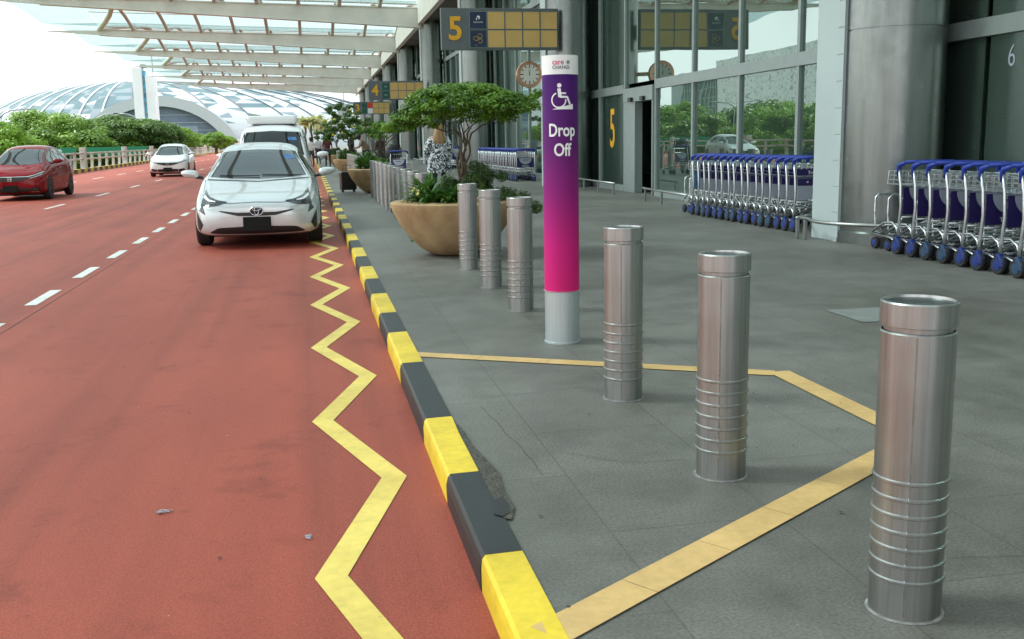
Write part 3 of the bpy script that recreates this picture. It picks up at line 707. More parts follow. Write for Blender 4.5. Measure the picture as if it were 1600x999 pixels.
# wheelchair pictogram: flat strips wrapped on the cylinder
wf = oncyl(1.52, pr+.0024, A0+.08)
b = MB()
def disc(cx, cy, r, n=20): b.poly([wf(cx+r*math.cos(2*PI*i/n), cy+r*math.sin(2*PI*i/n), 0) for i in range(n)])
def strip(p, q, w_):
    p = Vector(p); q = Vector(q); d_ = (q-p).normalized(); nn = Vector((-d_.y, d_.x))*w_/2
    k = 6
    for i in range(k):
        a = p+(q-p)*i/k; c = p+(q-p)*(i+1)/k
        b.poly([wf(a.x-nn.x, a.y-nn.y, 0), wf(c.x-nn.x, c.y-nn.y, 0), wf(c.x+nn.x, c.y+nn.y, 0), wf(a.x+nn.x, a.y+nn.y, 0)])
disc(-.014, .098, .0135)
strip((-.016, .080), (-.010, .028), .021); strip((-.010, .052), (.028, .050), .010)
strip((-.012, .030), (.036, .028), .012); strip((.034, .032), (.054, -.016), .012)
for i in range(17):
    a0_, a1_ = math.radians(110+i*15), math.radians(110+(i+1)*15)
    r0, r1 = .040, .048
    q = [(-.018+r*math.cos(a), .010+r*math.sin(a)) for r, a in ((r0, a0_), (r1, a0_), (r1, a1_), (r0, a1_))]
    b.poly([wf(x, y, 0) for x, y in q])
for i in range(10):
    x0, x1 = -.058+.0134*i, -.058+.0134*(i+1)
    b.poly([wf(x0, -.046, 0), wf(x1, -.046, 0), wf(x1, -.045+.0032*(i+1), 0), wf(x0, -.045+.0032*i, 0)])
b.build('wheelchair_symbol', m_wht, pil)

# ------------------------------------------------------------------ overhead check-in signs
def oversign(x0, y0, num, tiles, lab):
    o = empty('overhead_sign', (x0, y0, 3.55), 0, lab, 'sign', 'overhead numbered door signs hung from the columns')
    W, H_ = 3.04, 1.03
    b = MB(); b.box(0, W, 0, .16, 0, H_); b.build('sign_board', m_signgrey, o, bevel=.01)
    b = MB()
    for c in range(4):
        for r_ in range(2):
            X = 1.19+.46*c; Zz = .065+.455*(1-r_); b.box(X, X+.43, -.012, -.002, Zz, Zz+.42)
    b.build('blank_panels', m_gold, o)
    b = MB()
    for c in range(5):
        for r_ in range(2):
            X = .73-.005+.46*c; Zz = .06+.455*(1-r_)
            for (a, c_, e, f_) in ((X, X+.44, Zz, Zz+.008), (X, X+.44, Zz+.425, Zz+.433), (X, X+.008, Zz+.008, Zz+.425), (X+.432, X+.44, Zz+.008, Zz+.425)): b.box(a, c_, -.02, -.003, e, f_)
    b.build('panel_frames', m_frame, o)
    text('number', num, .80, lambda x, y, z: (.36+x, -.012-z, .50+y), m_orange, o, .018, .008, sx=.95)
    for r_ in range(2):
        Zz = .065+.455*(1-r_); b = MB(); b.box(.735, 1.155, -.012, -.002, Zz, Zz+.42)
        p = b.build('airline_panel', tiles[r_], o)
    b = MB(); b.box(W-.5, W-.42, .16, .5, .3, .7); b.build('bracket', m_signgrey, o)
    return o
s5 = oversign(3.46, 26.55, '5', [m_navy, m_navy], 'nearest overhead sign with amber number 5 and eight yellow panels')
b = MB()
def qf(x, y): return (.945+x, -.0155, .73+y)
b.poly([qf(-.05, .07), qf(.0, .12), qf(.045, .10), qf(.055, .06), qf(.02, .01), qf(.01, .06), qf(-.02, .075)]); b.poly([qf(-.055, .04), qf(-.025, .055), qf(-.02, .02), qf(-.045, .0)])
b.build('airline_logo', m_wht, s5)
text('airline_name', 'SINGAPORE', .045, lambda x, y, z: (.945+x, -.0135-z, .68+y), m_wht, s5, 0, .001)
b = MB()
def ringxz(cx, cz, rx, rz, a0, a1, w_, n=14):
    for i in range(n):
        t0, t1 = a0+(a1-a0)*i/n, a0+(a1-a0)*(i+1)/n
        b.poly([(cx+(rx+q*w_)*math.cos(t), -.0155, cz+(rz+q*w_)*math.sin(t)) for q, t in ((0, t0), (1, t0), (1, t1), (0, t1))])
ringxz(.99, .345, .05, .045, -2.2, 2.6, .014); ringxz(.99, .22, .05, .045, -2.6, 2.2, .014)
ringxz(.90, .285, .075, .045, .7, 5.6, .014); ringxz(.945, .285, .02, .02, 0, 6.28, .012)
b.build('airline_logo', m_goldlogo, s5)
text('airline_name', 'THAI', .035, lambda x, y, z: (.88+x, -.0135-z, .12+y), m_goldlogo, s5, 0, .001)
s4 = oversign(3.46, 58.2, '4', [m_teal, m_teal], 'middle overhead sign with amber number 4 and two teal panels')
for zz in (.72, .27): text('airline_name', 'AIR', .12, lambda x, y, z, zz=zz: (.945+x, -.0135-z, zz+y), m_fin, s4, 0, .001)
s3 = oversign(3.9, 88, '3', [m_teal, m_teal], 'farthest overhead sign with amber number 3, a red panel and a white panel')
for zz, mm in ((.065, m_wht), (.52, m_signred)):
    b = MB(); b.box(1.19, 1.62, -.02, -.013, zz, zz+.42); b.build('airline_panel', mm, s3)
tag(MB().box(0, 1.2, 0, .12, 0, 1.5).box(.2, 1.0, -.02, -.002, .15, 1.35).box(.55, .65, .03, .09, 1.5, 3.8).build('hanging_sign', [m_palew], None, loc=(2.9, 98, 3.3)), 'pale blue square sign hanging beyond the number 3 sign', 'sign')

# ------------------------------------------------------------------ clocks
def make_clock():
    o = empty('wall_clock')
    b = MB(); r = .335
    b.lathe([(r-.04, -.095), (r, -.10), (r+.012, -.06), (r, .0), (r-.0, .06), (r-.04, .095)], 40, axis='y', cap=True); b.build('case', m_copper, o, auto=35)
    b = MB(); b.lathe([(.0, -.101), (r-.085, -.101)], 40, axis='y', cap=False); b.build('dial', m_cream, o)
    b = MB(); 
    for k in range(12):
        a = k*PI/6; c, s_ = math.sin(a), math.cos(a); u = (c, s_); r0, r1 = (.185, .25) if k % 3 else (.165, .255); w_ = .012
        b.poly([(u[0]*r0-u[1]*w_, -.104, u[1]*r0+u[0]*w_), (u[0]*r1-u[1]*w_, -.104, u[1]*r1+u[0]*w_), (u[0]*r1+u[1]*w_, -.104, u[1]*r1-u[0]*w_), (u[0]*r0+u[1]*w_, -.104, u[1]*r0-u[0]*w_)])
    b.build('hour_marks', m_blkp, o)
    b = MB()
    for a, L, w_ in ((math.radians(8), .14, .012), (math.radians(-12), .21, .008)):
        u = (math.sin(a), math.cos(a))
        b.poly([(-u[1]*w_-u[0]*.03, -.108, u[0]*w_-u[1]*.03), (u[0]*L, -.108, u[1]*L), (u[1]*w_-u[0]*.03, -.108, -u[0]*w_-u[1]*.03)])
    b.build('hands', m_blkp, o)
    b = MB(); b.bar((.3, 0, 0), (1.0, .35, 0), .05, .1); b.build('bracket', m_copper, o, auto=35)
    return o
ck = make_clock(); ck.location = (5.78, 26.9, 2.95); tag(ck, 'round copper rimmed clock beside the column under the number 5 sign', 'clock', 'copper clocks on the columns')
clone(ck, (5.85, 104, 3.0), None, 'small distant round clock seen above the leafy planters', 'copper clocks on the columns')

# ------------------------------------------------------------------ luggage trolleys
def make_trolley(ad, wheelm=m_blue):
    o = empty('luggage_trolley'); hx = .29
    b = MB()
    for s in (-1, 1):
        b.tube([(s*hx, .02, .16), (s*hx, .0, .3), (s*hx, -.025, .55), (s*hx, .0, .8), (s*hx, .04, .97)], .0165, 8)
        b.tube([(s*hx, .0, .20), (s*hx*.98, .05, .30), (s*hx*.95, .15, .35), (s*hx*.88, .35, .33), (s*.2, .66, .20)], .0125, 8)
        b.tube([(s*hx, .02, .13), (s*hx*.9, .2, .17), (s*.2, .66, .17)], .012, 8)
        b.tube([(s*hx*.8, .02, .42), (s*hx*.8, .12, .30), (s*.14, .66, .17)], .010, 8)
        b.tube([(s*.05, .30, .30), (s*.05, .66, .17)], .008, 6)
    for yy, zz, ww in ((.12, .33, .26), (.38, .30, .24), (.66, .19, .2)): b.tube([(-ww, yy, zz), (ww, yy, zz)], .009, 6)
    b.tube([(-hx, .0, .42), (hx, .0, .42)], .012, 6)
    b.build('frame', m_tube, o, smooth=True)
    b = MB(); q = .15; b.tube([(-q, .62, .18), (-q, .70, .22), (-q-.01, .71, .42), (-q, .72, .6), (-q+.04, .725, .64), (q-.04, .725, .64), (q, .72, .6), (q+.01, .71, .42), (q, .70, .22), (q, .62, .18)], .011, 8); b.build('front_loop', m_tube, o, smooth=True)
    b = MB()
    for s in (-1, 1): b.tube([(s*hx, .04, .88), (s*hx, .045, .97), (s*hx, .03, 1.0), (s*hx*.96, -.07, 1.035)], [.022, .026, .03, .018], 8)
    b.tube([(-hx*.97, -.07, 1.035), (0, -.085, 1.04), (hx*.97, -.07, 1.035)], .02, 8)
    b.build('handle', m_blue, o, smooth=True)
    b = MB()
    for z in (.78, .83, .88, .93): b.tube([(-hx+.02, .05, z), (-hx+.05, .32, z), (hx-.05, .32, z), (hx-.02, .05, z)], .0045, 4)
    for z in (.78, .93): b.tube([(-hx+.02, .04, z), (hx-.02, .04, z)], .005, 4)
    for i in range(8):
        x = -hx+.04+i*(2*hx-.08)/7; b.tube([(x, .045, .93), (x, .045, .78), (x, .32, .78), (x*.95, .32, .93)], .0035, 4)
    b.build('basket', m_tube, o)
    p = None
    b = MB(); b.box(-hx+.03, hx-.03, -.02, -.008, .45, .755)
    if ad == 'purple':
        p = b.build('ad_panel', m_purple, o); b = MB(); n = 16
        b.poly([(.2*math.cos(PI+PI*i/n), -.0225, .752+.2*math.sin(PI+PI*i/n)) for i in range(n+1)]); b.build('ad_print', m_adwhite, p)
        text('ad_lettering', 'Trip.com', .06, lambda x, y, z: (x, -.0215-z, .50+y), m_wht, p, .0005, .001)
        b = MB(); b.box(-.08, .08, -.0245, -.0235, .68, .70); b.build('ad_bar', m_purple, p)
    elif ad == 'white':
        p = b.build('ad_panel', m_adwhite, o); b = MB(); b.box(-hx+.03, hx-.03, -.0225, -.0212, .65, .752); b.build('ad_print', m_purple, p)
        for i in range(3): text('ad_symbol', '+=#'[i] if False else 'o', .05, lambda x, y, z, i=i: (-.12+.12*i+x, -.0235-z, .705+y), m_wht, p, .001, .0006)
        b = MB(); b.box(-.045, .045, -.0225, -.0212, .53, .62); b.build('app_tile', m_purple, p)
        text('ad_lettering', 'Trip', .035, lambda x, y, z: (x, -.0235-z, .575+y), m_wht, p, .0003, .0006)
        b = MB(); b.box(-hx+.03, hx-.03, -.022, -.01, .79, .875); b.build('header_panel', m_purple, o)
        text('ad_lettering', 'Trip.com', .065, lambda x, y, z: (x, -.0235-z, .83+y), m_wht, o, .0006, .001)
    else:
        p = b.build('ad_panel', m_adsky, o)
        text('ad_lettering', 'Trip', .1, lambda x, y, z: (x, -.0215-z, .58+y), m_navy, p, .001, .001)
    for x, y, r in ((-hx, .02, .092), (hx, .02, .092), (-.19, .62, .07), (.19, .62, .07)):
        b = MB(); b.lathe([(r*.55, -.02), (r*.93, -.02), (r, -.012), (r, .012), (r*.93, .02), (r*.55, .02)], 20, c=(x, y, r), axis='x'); wh = b.build('wheel', m_rubber, o, auto=35)
        b = MB(); b.lathe([(r*.15, -.028), (r*.58, -.024), (r*.58, .024), (r*.15, .028)], 16, c=(x, y, r), axis='x'); b.build('hub', wheelm, wh, auto=35)
        if r > .08:
            b = MB(); b.prism([(y-.085, .075), (y-.08, .13), (y-.02, .2), (y+.02, .2), (y-.0, .11), (y-.03, .075)], 'x', x-.030, x+.030); b.build('wheel_guard', wheelm, o, bevel=.008)
    return o
protos = {}
m_wblue = mat('wheel_guard_blue', (.010, .028, .17), .5, var=.3); m_wblue2 = mat('faded_wheel_guard_blue', (.02, .05, .11), .55, var=.3)
def row(tx, y0, dy, n, ads, where, grp, skewx=0):
    for i in range(n):
        ad = ads(i); wm = 1 if (i*7) % 5 in (1, 3) else 0
        key = (ad, wm)
        loc = (tx+R.uniform(-.012, .012)+skewx*i, y0+dy*i+R.uniform(-.01, .01), 0)
        if key not in protos:
            protos[key] = make_trolley(ad, [m_wblue, m_wblue2][wm]); o = protos[key]; o.location = loc; o.scale = (1, 1, .95)
        else: o = copy_tree(protos[key]); o.location = loc
        o.rotation_euler = (0, 0, R.uniform(-.01, .01))
        tag(o, '%s trolley %s' % (ORD[i], where), 'luggage trolley', grp)
row(6.38, 6.81, .29, 12, lambda i: 'sky' if i == 4 else 'purple', 'from the camera in the nested row at the right edge', 'nested luggage trolleys at the right edge', .008)
row(6.62, 12.75, .235, 16, lambda i: 'white' if i not in (15,) else 'sky', 'from the camera in the row between white panel and glass door', 'nested luggage trolleys in front of the glass wall', -.005)
row(6.55, 31.2, .29, 25, lambda i: 'purple', 'from the camera in the row behind the umbrella tree', 'nested luggage trolleys behind the umbrella tree')
row(6.62, 46.2, .40, 26, lambda i: 'purple', 'from the camera in the far row behind the blond woman', 'far nested luggage trolleys behind the blond woman')

# ------------------------------------------------------------------ vehicles
def car_shell(stations, name, m, parent, n=None):
    """stations: (y, zb, w, zs, zt, wt)"""
    vs = []; fs = []
    def section(s):
        y, zb_, w_, zs, zt, wt = s
        half = [(0, zb_), (w_*.55, zb_), (w_*.90, zb_+.015), (w_*.99, zb_+.09), (w_, zb_+(zs-zb_)*.5), (w_*.985, zb_+(zs-zb_)*.82), (w_*.94, zs), (w_*.90*.6+wt*.4, zs+(zt-zs)*.3), (wt*.97+.03*w_, zs+(zt-zs)*.72), (wt*.86, zt-(zt-zs)*.07), (wt*.5, zt), (0, zt+.008)]
        L = [(-x, y, z) for x, z in half[::-1]]+[(x, y, z) for x, z in half[1:-1]]
        return L
    secs = [section(s) for s in stations]; k = len(secs[0])
    for s in secs: vs += s
    for i in range(len(secs)-1):
        for j in range(k): fs.append((i*k+j, i*k+(j+1) % k, (i+1)*k+(j+1) % k, (i+1)*k+j))
    for base in (0, (len(secs)-1)*k):
        c = Vector((0, 0, 0))
        for j in range(k): c += Vector(vs[base+j])
        vs.append(tuple(c/k)); ci = len(vs)-1
        for j in range(k):
            f = (base+(j+1) % k, base+j, ci) if base == 0 else (base+j, base+(j+1) % k, ci)
            fs.append(f)
    b = MB(); b.add(vs, fs); o = b.build(name, m, parent, smooth=True, sub=2)
    dg = bpy.context.evaluated_depsgraph_get(); dg.update()
    me = bpy.data.meshes.new_from_object(o.evaluated_get(dg)); o.modifiers.clear(); o.data = me; me.name = name
    me.shade_smooth()
    bm = bmesh.new(); bm.from_mesh(me); bvh = BVHTree.FromBMesh(bm); bm.free()
    return o, bvh
def patch(bvh, top, bot, axis, m, name, parent, offm=.004, nu=14, nv=4, side=1):
    """grid between polylines top and bot, cast on shell. axis 'y': points (x,z) cast along +y. axis 'x': points (y,z) cast from side."""
    def samp(pl, t):
        L = [0]
        for i in range(1, len(pl)): L.append(L[-1]+math.dist(pl[i], pl[i-1]))
        d_ = t*L[-1]
        for i in range(1, len(pl)):
            if d_ <= L[i]+1e-9:
                q = (d_-L[i-1])/max(1e-9, L[i]-L[i-1]); return (pl[i-1][0]+(pl[i][0]-pl[i-1][0])*q, pl[i-1][1]+(pl[i][1]-pl[i-1][1])*q)
        return pl[-1]
    pts = {}; vs = []
    for i in range(nu+1):
        a = samp(top, i/nu); c = samp(bot, i/nu)
        for j in range(nv+1):
            q = j/nv; p = (a[0]+(c[0]-a[0])*q, a[1]+(c[1]-a[1])*q)
            if axis == 'y': o_, d_ = Vector((p[0], -3, p[1])), Vector((0, 1, 0))
            elif axis == '-y': o_, d_ = Vector((p[0], 9, p[1])), Vector((0, -1, 0))
            else: o_, d_ = Vector((side*3, p[0], p[1])), Vector((-side, 0, 0))
            h = bvh.ray_cast(o_, d_)
            if h[0] is None: continue
            nn = h[1] if h[1].dot(d_) < 0 else -h[1]
            pts[(i, j)] = len(vs); vs.append(tuple(h[0]+nn*offm*.3-d_*offm))
    fs = []
    for i in range(nu):
        for j in range(nv):
            k = [(i, j), (i+1, j), (i+1, j+1), (i, j+1)]
            if all(q in pts for q in k): fs.append([pts[q] for q in k])
    b = MB(); b.add(vs, fs); return b.build(name, m, parent, smooth=True)
def wheel(parent, x, y, r, side, wid=.2, rimc=None):
    b = MB(); b.lathe([(r*.62, -wid/2), (r*.93, -wid/2), (r, -wid/2+.03), (r, wid/2-.03), (r*.93, wid/2), (r*.62, wid/2)], 32, c=(x, y, r), axis='x'); t = b.build('wheel', m_rubber, parent, auto=35)
    b = MB(); xo = x+side*(wid/2-.01)
    for k in range(5):
        a = k*2*PI/5
        for da in (-.16, .16):
            b.bar((xo, y+.04*math.cos(a), r+.04*math.sin(a)), (xo, y+r*.62*math.cos(a+da), r+r*.62*math.sin(a+da)), .02, .03)
    b.tube([(xo, y+r*.62*math.cos(2*PI*i/24), r+r*.62*math.sin(2*PI*i/24)) for i in range(24)], .014, 6, closed=True)
    b.lathe([(.05, -.01), (.05, .012)], 12, c=(xo, y, r), axis='x'); b.build('rim', rimc or m_chrome, t)
    b = MB(); b.lathe([(0, 0), (r*.62, 0)], 24, c=(xo-side*.03, y, r), axis='x', cap=False); b.build('brake_disc', m_dark, t)
def arches(bvh, o, ys, r, hw_):
    for s in (-1, 1):
        for y in ys:
            n = 16; top = [(y+r*math.cos(PI-PI*i/n), .30+r*math.sin(PI-PI*i/n)) for i in range(n+1)]; bot = [(y+r*math.cos(PI-PI*i/n), .17) for i in range(n+1)]
            patch(bvh, top, bot, 'x', m_dark, 'wheel_arch', o, .003, 16, 5, s)
def mirror_part(o, m, x, y, z, s):
    b = MB(); b.lathe([(.0, 0), (.045, .01), (.07, .05), (.075, .11), (.06, .17), (.03, .20), (0, .205)], 14, axis='x', cap=False)
    v = [(s*(x+p[0]*1.25), y+p[1]*.9+p[0]*.25, z+p[2]*(.95-p[0]*1.2)+p[0]*.12) for p in b.v]; b.v = v
    mm = b.build('wing_mirror', m, o, smooth=True)
    bb = MB(); bb.tube([(s*(x-.06), y+.03, z-.05), (s*(x+.05), y, z-.03)], .025, 8); bb.build('mirror_arm', m_blackpl, mm, smooth=True)
def ring3(cx, y, cz, rx, rz, t, mb): mb.tube([(cx+rx*math.cos(2*PI*i/24), y, cz+rz*math.sin(2*PI*i/24)) for i in range(24)], t, 6, closed=True)
def windows_side(bvh, o, top, bot, m=None):
    for s in (-1, 1): patch(bvh, top, bot, 'x', m or m_cglass, 'side_window', o, .004, 18, 4, s)

def seat_stuff(o): pass
def make_hatch():        # silver hatchback
    o = empty('parked_car')
    st = [(-.02, .30, .40, .46, .56, .30), (.0, .22, .58, .50, .60, .46), (.07, .18, .74, .56, .665, .60), (.24, .165, .835, .63, .73, .68), (.55, .16, .872, .70, .80, .72), (.95, .16, .88, .78, .88, .74),
          (1.2, .16, .88, .84, .945, .76), (1.45, .16, .88, .90, 1.08, .70), (1.9, .16, .88, .93, 1.30, .62), (2.2, .16, .88, .94, 1.405, .60), (2.6, .16, .88, .95, 1.445, .60), (3.1, .16, .88, .97, 1.43, .585),
          (3.7, .17, .87, 1.0, 1.32, .56), (4.2, .22, .84, 1.0, 1.17, .58), (4.45, .32, .80, .95, 1.06, .62), (4.52, .45, .7, .85, .95, .55)]
    body, bv = car_shell(st, 'body', m_silver, o)
    patch(bv, [(-.535, 1.30), (-.3, 1.325), (0, 1.335), (.3, 1.325), (.535, 1.30)], [(-.725, .955), (-.35, .925), (0, .915), (.35, .925), (.725, .955)], 'y', m_cglass, 'windscreen', o, .004, 24, 10)
    windows_side(bv, o, [(1.55, 1.05), (2.0, 1.27), (2.6, 1.36), (3.3, 1.32), (3.95, 1.14)], [(1.5, .97), (2.1, .97), (2.7, .98), (3.3, 1.0), (3.95, 1.06)])
    arches(bv, o, (.88, 3.58), .36, .88)
    patch(bv, [(-.50, .535), (-.25, .50), (0, .50), (.25, .50), (.50, .535)], [(-.48, .515), (-.25, .455), (0, .45), (.25, .455), (.48, .515)], 'y', m_blackpl, 'upper_grille', o, .004, 20, 2)
    patch(bv, [(-.63, .24), (-.52, .30), (0, .315), (.52, .30), (.63, .24)], [(-.625, .225), (-.5, .215), (0, .205), (.5, .215), (.625, .225)], 'y', m_blackpl, 'lower_intake', o, .004, 24, 3)
    patch(bv, [(-.60, .195), (0, .178), (.60, .195)], [(-.56, .165), (0, .15), (.56, .165)], 'y', m_blackpl, 'chin', o, .003, 20, 2)
    for s in (-1, 1):
        h_ = patch(bv, [(s*.705, .80), (s*.63, .715), (s*.52, .672), (s*.39, .650)], [(s*.745, .595), (s*.66, .585), (s*.52, .598), (s*.39, .640)], 'y', m_lamp, 'headlight', o, .006, 12, 4)
        patch(bv, [(s*.70, .735), (s*.63, .68), (s*.54, .655)], [(s*.715, .70), (s*.64, .655), (s*.54, .645)], 'y', m_wht, 'lamp_strip', h_, .011, 8, 1)
        patch(bv, [(s*.665, .655), (s*.60, .66)], [(s*.665, .612), (s*.60, .615)], 'y', m_dark, 'lamp_lens', h_, .010, 4, 3)
        patch(bv, [(s*.60, .668), (s*.52, .655), (s*.41, .647)], [(s*.60, .655), (s*.52, .645), (s*.41, .643)], 'y', m_dark, 'lamp_trim', h_, .009, 8, 1)
        patch(bv, [(s*.735, .595), (s*.715, .59)], [(s*.775, .53), (s*.685, .475)], 'y', m_lamp, 'running_light', o, .005, 5, 5)
        patch(bv, [(s*.80, .50), (s*.775, .45), (s*.72, .34)], [(s*.805, .48), (s*.805, .33), (s*.79, .22)], 'y', m_blackpl, 'fog_recess', o, .005, 6, 5)
        mirror_part(o, m_silver, .87, 1.42, .985, s)
        wheel(o, s*.775, .88, .315, s); wheel(o, s*.775, 3.58, .315, s)
    ub = MB(); ub.box(-.70, .70, .75, 4.2, .12, .30); ub.build('underbody_shade_box', m_dark, o)  # black box added below the body to deepen the shadow under the car
    h = bv.ray_cast(Vector((0, -3, .34)), Vector((0, 1, 0)))[0]
    b = MB(); b.box(-.185, .185, h.y-.035, h.y+.0, .25, .44); b.build('number_plate', m_plate, o, bevel=.006)
    h = bv.ray_cast(Vector((0, -3, .52)), Vector((0, 1, 0)))[0]
    b = MB(); b.lathe([(.0, -.012), (.078, -.008), (.085, .01)], 24, c=(0, 0, 0), axis='y', cap=False); b.v = [(p[0], h.y-.005+p[1], .52+p[2]*.72) for p in b.v]; e = b.build('badge', m_navy, o, smooth=True)
    b = MB(); y_ = h.y-.018; ring3(0, y_, .52, .086, .062, .006, b); ring3(0, y_, .52, .028, .052, .005, b); ring3(0, y_, .545, .055, .022, .005, b); b.build('badge_rings', m_chrome, e, smooth=True)
    b = MB()   # wipers, interior shapes behind the glass are only hinted by reflections
    for x0, x1 in ((-.55, .02), (.05, .62)):
        pa = bv.ray_cast(Vector((x0, -3, .965)), Vector((0, 1, 0)))[0]; pb = bv.ray_cast(Vector((x1, -3, .945)), Vector((0, 1, 0)))[0]
        b.tube([pa+Vector((0, -.02, .01)), pb+Vector((0, -.02, .015))], .008, 6)
    b.build('wipers', m_blackpl, o)
    patch(bv, [(-.72, .925), (0, .89), (.72, .925)], [(-.72, .91), (0, .877), (.72, .91)], 'y', m_blackpl, 'cowl', o, .003, 20, 2)
    patch(bv, [(.36, 1.25), (.50, 1.245)], [(.38, 1.19), (.53, 1.185)], 'y', m_adsky, 'permit_sticker', o, .007, 3, 2)
    # bonnet shut line
    patch(bv, [(-.66, .648), (-.35, .628), (0, .640), (.35, .628), (.66, .648)], [(-.66, .642), (-.35, .622), (0, .634), (.35, .622), (.66, .642)], 'y', m_blackpl, 'bonnet_seam', o, .003, 24, 1)
    return o
hat = make_hatch(); hat.location = (-.725, 14.42, RZ)
tag(hat, 'silver hatchback facing the camera, parked over the yellow zigzag line', 'car')

def make_compact(paint, lab, loc, grp):
    o = empty('moving_car', loc, 0, lab, 'car', grp)
    st = [(-.02, .32, .42, .5, .62, .36), (.0, .24, .60, .55, .67, .50), (.07, .19, .75, .62, .745, .62), (.25, .17, .82, .70, .81, .68), (.55, .16, .845, .78, .88, .70), (.85, .16, .848, .84, .95, .70),
          (1.1, .16, .848, .90, 1.07, .67), (1.5, .16, .848, .95, 1.28, .61), (1.9, .16, .848, .97, 1.43, .58), (2.3, .16, .848, .98, 1.49, .58), (3.0, .16, .848, 1.0, 1.49, .57),
          (3.5, .17, .84, 1.02, 1.43, .56), (3.8, .24, .82, 1.02, 1.27, .60), (3.95, .33, .78, .96, 1.08, .62), (4.0, .45, .7, .85, .95, .55)]
    body, bv = car_shell(st, 'body', paint, o)
    patch(bv, [(-.50, 1.36), (0, 1.395), (.50, 1.36)], [(-.68, 1.0), (-.35, .965), (0, .955), (.35, .965), (.68, 1.0)], 'y', m_cglass, 'windscreen', o, .004, 22, 10)
    for (a, c) in ((1.35, 2.25), (2.33, 3.15)):
        if a < 2: windows_side(bv, o, [(a, 1.10), (1.75, 1.32), (c, 1.385)], [(a, 1.02), (1.75, 1.02), (c, 1.03)])
        else: windows_side(bv, o, [(a, 1.385), (c, 1.36)], [(a, 1.03), (c, 1.07)])
    windows_side(bv, o, [(3.22, 1.35), (3.6, 1.24)], [(3.22, 1.10), (3.6, 1.16)])
    arches(bv, o, (.80, 3.33), .345, .84)
    for s in (-1, 1):
        for y in (2.28, 3.2): patch(bv, [(y, .98), (y+.01, .98)], [(y, .3), (y+.01, .3)], 'x', m_blackpl, 'door_seam', o, .003, 1, 8, s)
        patch(bv, [(2.0, .86), (2.2, .87)], [(2.0, .83), (2.2, .84)], 'x', m_chrome, 'door_handle', o, .02, 3, 2, s)
        patch(bv, [(2.95, .88), (3.12, .89)], [(2.95, .85), (3.12, .86)], 'x', m_chrome, 'door_handle', o, .02, 3, 2, s)
    patch(bv, [(-.5, .655), (-.25, .64), (0, .65), (.25, .64), (.5, .655)], [(-.44, .585), (-.2, .525), (0, .51), (.2, .525), (.44, .585)], 'y', m_blackpl, 'grille', o, .005, 20, 3)
    patch(bv, [(-.5, .66), (0, .655), (.5, .66)], [(-.5, .645), (0, .64), (.5, .645)], 'y', m_chrome, 'grille_bar', o, .009, 20, 1)
    patch(bv, [(-.45, .35), (0, .37), (.45, .35)], [(-.45, .245), (0, .22), (.45, .245)], 'y', m_blackpl, 'lower_intake', o, .005, 16, 3)
    for s in (-1, 1):
        h_ = patch(bv, [(s*.42, .665), (s*.6, .70), (s*.775, .79)], [(s*.42, .60), (s*.6, .63), (s*.775, .70)], 'y', m_blackpl, 'headlight', o, .006, 12, 4)
        patch(bv, [(s*.45, .66), (s*.62, .70), (s*.765, .78)], [(s*.45, .64), (s*.62, .68), (s*.765, .755)], 'y', m_wht, 'lamp_strip', h_, .010, 10, 1)
        patch(bv, [(s*.50, .615), (s*.64, .65), (s*.76, .715)], [(s*.50, .60), (s*.64, .635), (s*.76, .70)], 'y', m_wht, 'lamp_strip', h_, .010, 10, 1)
        patch(bv, [(s*.47, .34), (s*.72, .38)], [(s*.47, .25), (s*.74, .27)], 'y', m_blackpl, 'fog_recess', o, .006, 8, 3)
        patch(bv, [(s*.58, .32), (s*.64, .33)], [(s*.58, .28), (s*.64, .28)], 'y', m_lamp, 'fog_light', o, .010, 3, 2)
        patch(bv, [(s*.48, .245), (s*.70, .26)], [(s*.48, .228), (s*.70, .24)], 'y', m_chrome, 'bumper_trim', o, .010, 8, 1)
        mirror_part(o, paint, .84, 1.28, 1.03, s)
        wheel(o, s*.755, .80, .30, s, .185, m_signgrey); wheel(o, s*.755, 3.33, .30, s, .185, m_signgrey)
    ub = MB(); ub.box(-.66, .66, .65, 3.6, .12, .30); ub.build('underbody_shade_box', m_dark, o)  # added black box, darkens the ground shadow beneath the compact
    h = bv.ray_cast(Vector((0, -3, .32)), Vector((0, 1, 0)))[0]
    b = MB(); b.box(-.19, .19, h.y-.035, h.y, .24, .42); b.build('number_plate', m_plate, o, bevel=.006)
    h = bv.ray_cast(Vector((0, -3, .585)), Vector((0, 1, 0)))[0]; y_ = h.y-.03
    b = MB(); b.bar((-.038, y_, .545), (-.03, y_, .63), .014, .012); b.bar((.038, y_, .545), (.03, y_, .63), .014, .012); b.bar((-.035, y_, .585), (.035, y_, .585), .012, .012)
    b.tube([(-.055, y_, .54), (-.048, y_, .635), (.048, y_, .635), (.055, y_, .54)], .006, 6, closed=True)
    b.build('badge', m_chrome, o)
    return o
make_compact(m_redc, 'dark red compact car driving at the left edge of the road', (-7.93, 30.0, RZ), 'compact cars driving on the road')
make_compact(m_white, 'white compact car driving farther back in the middle lane', (-6.28, 49.2, RZ), 'compact cars driving on the road')

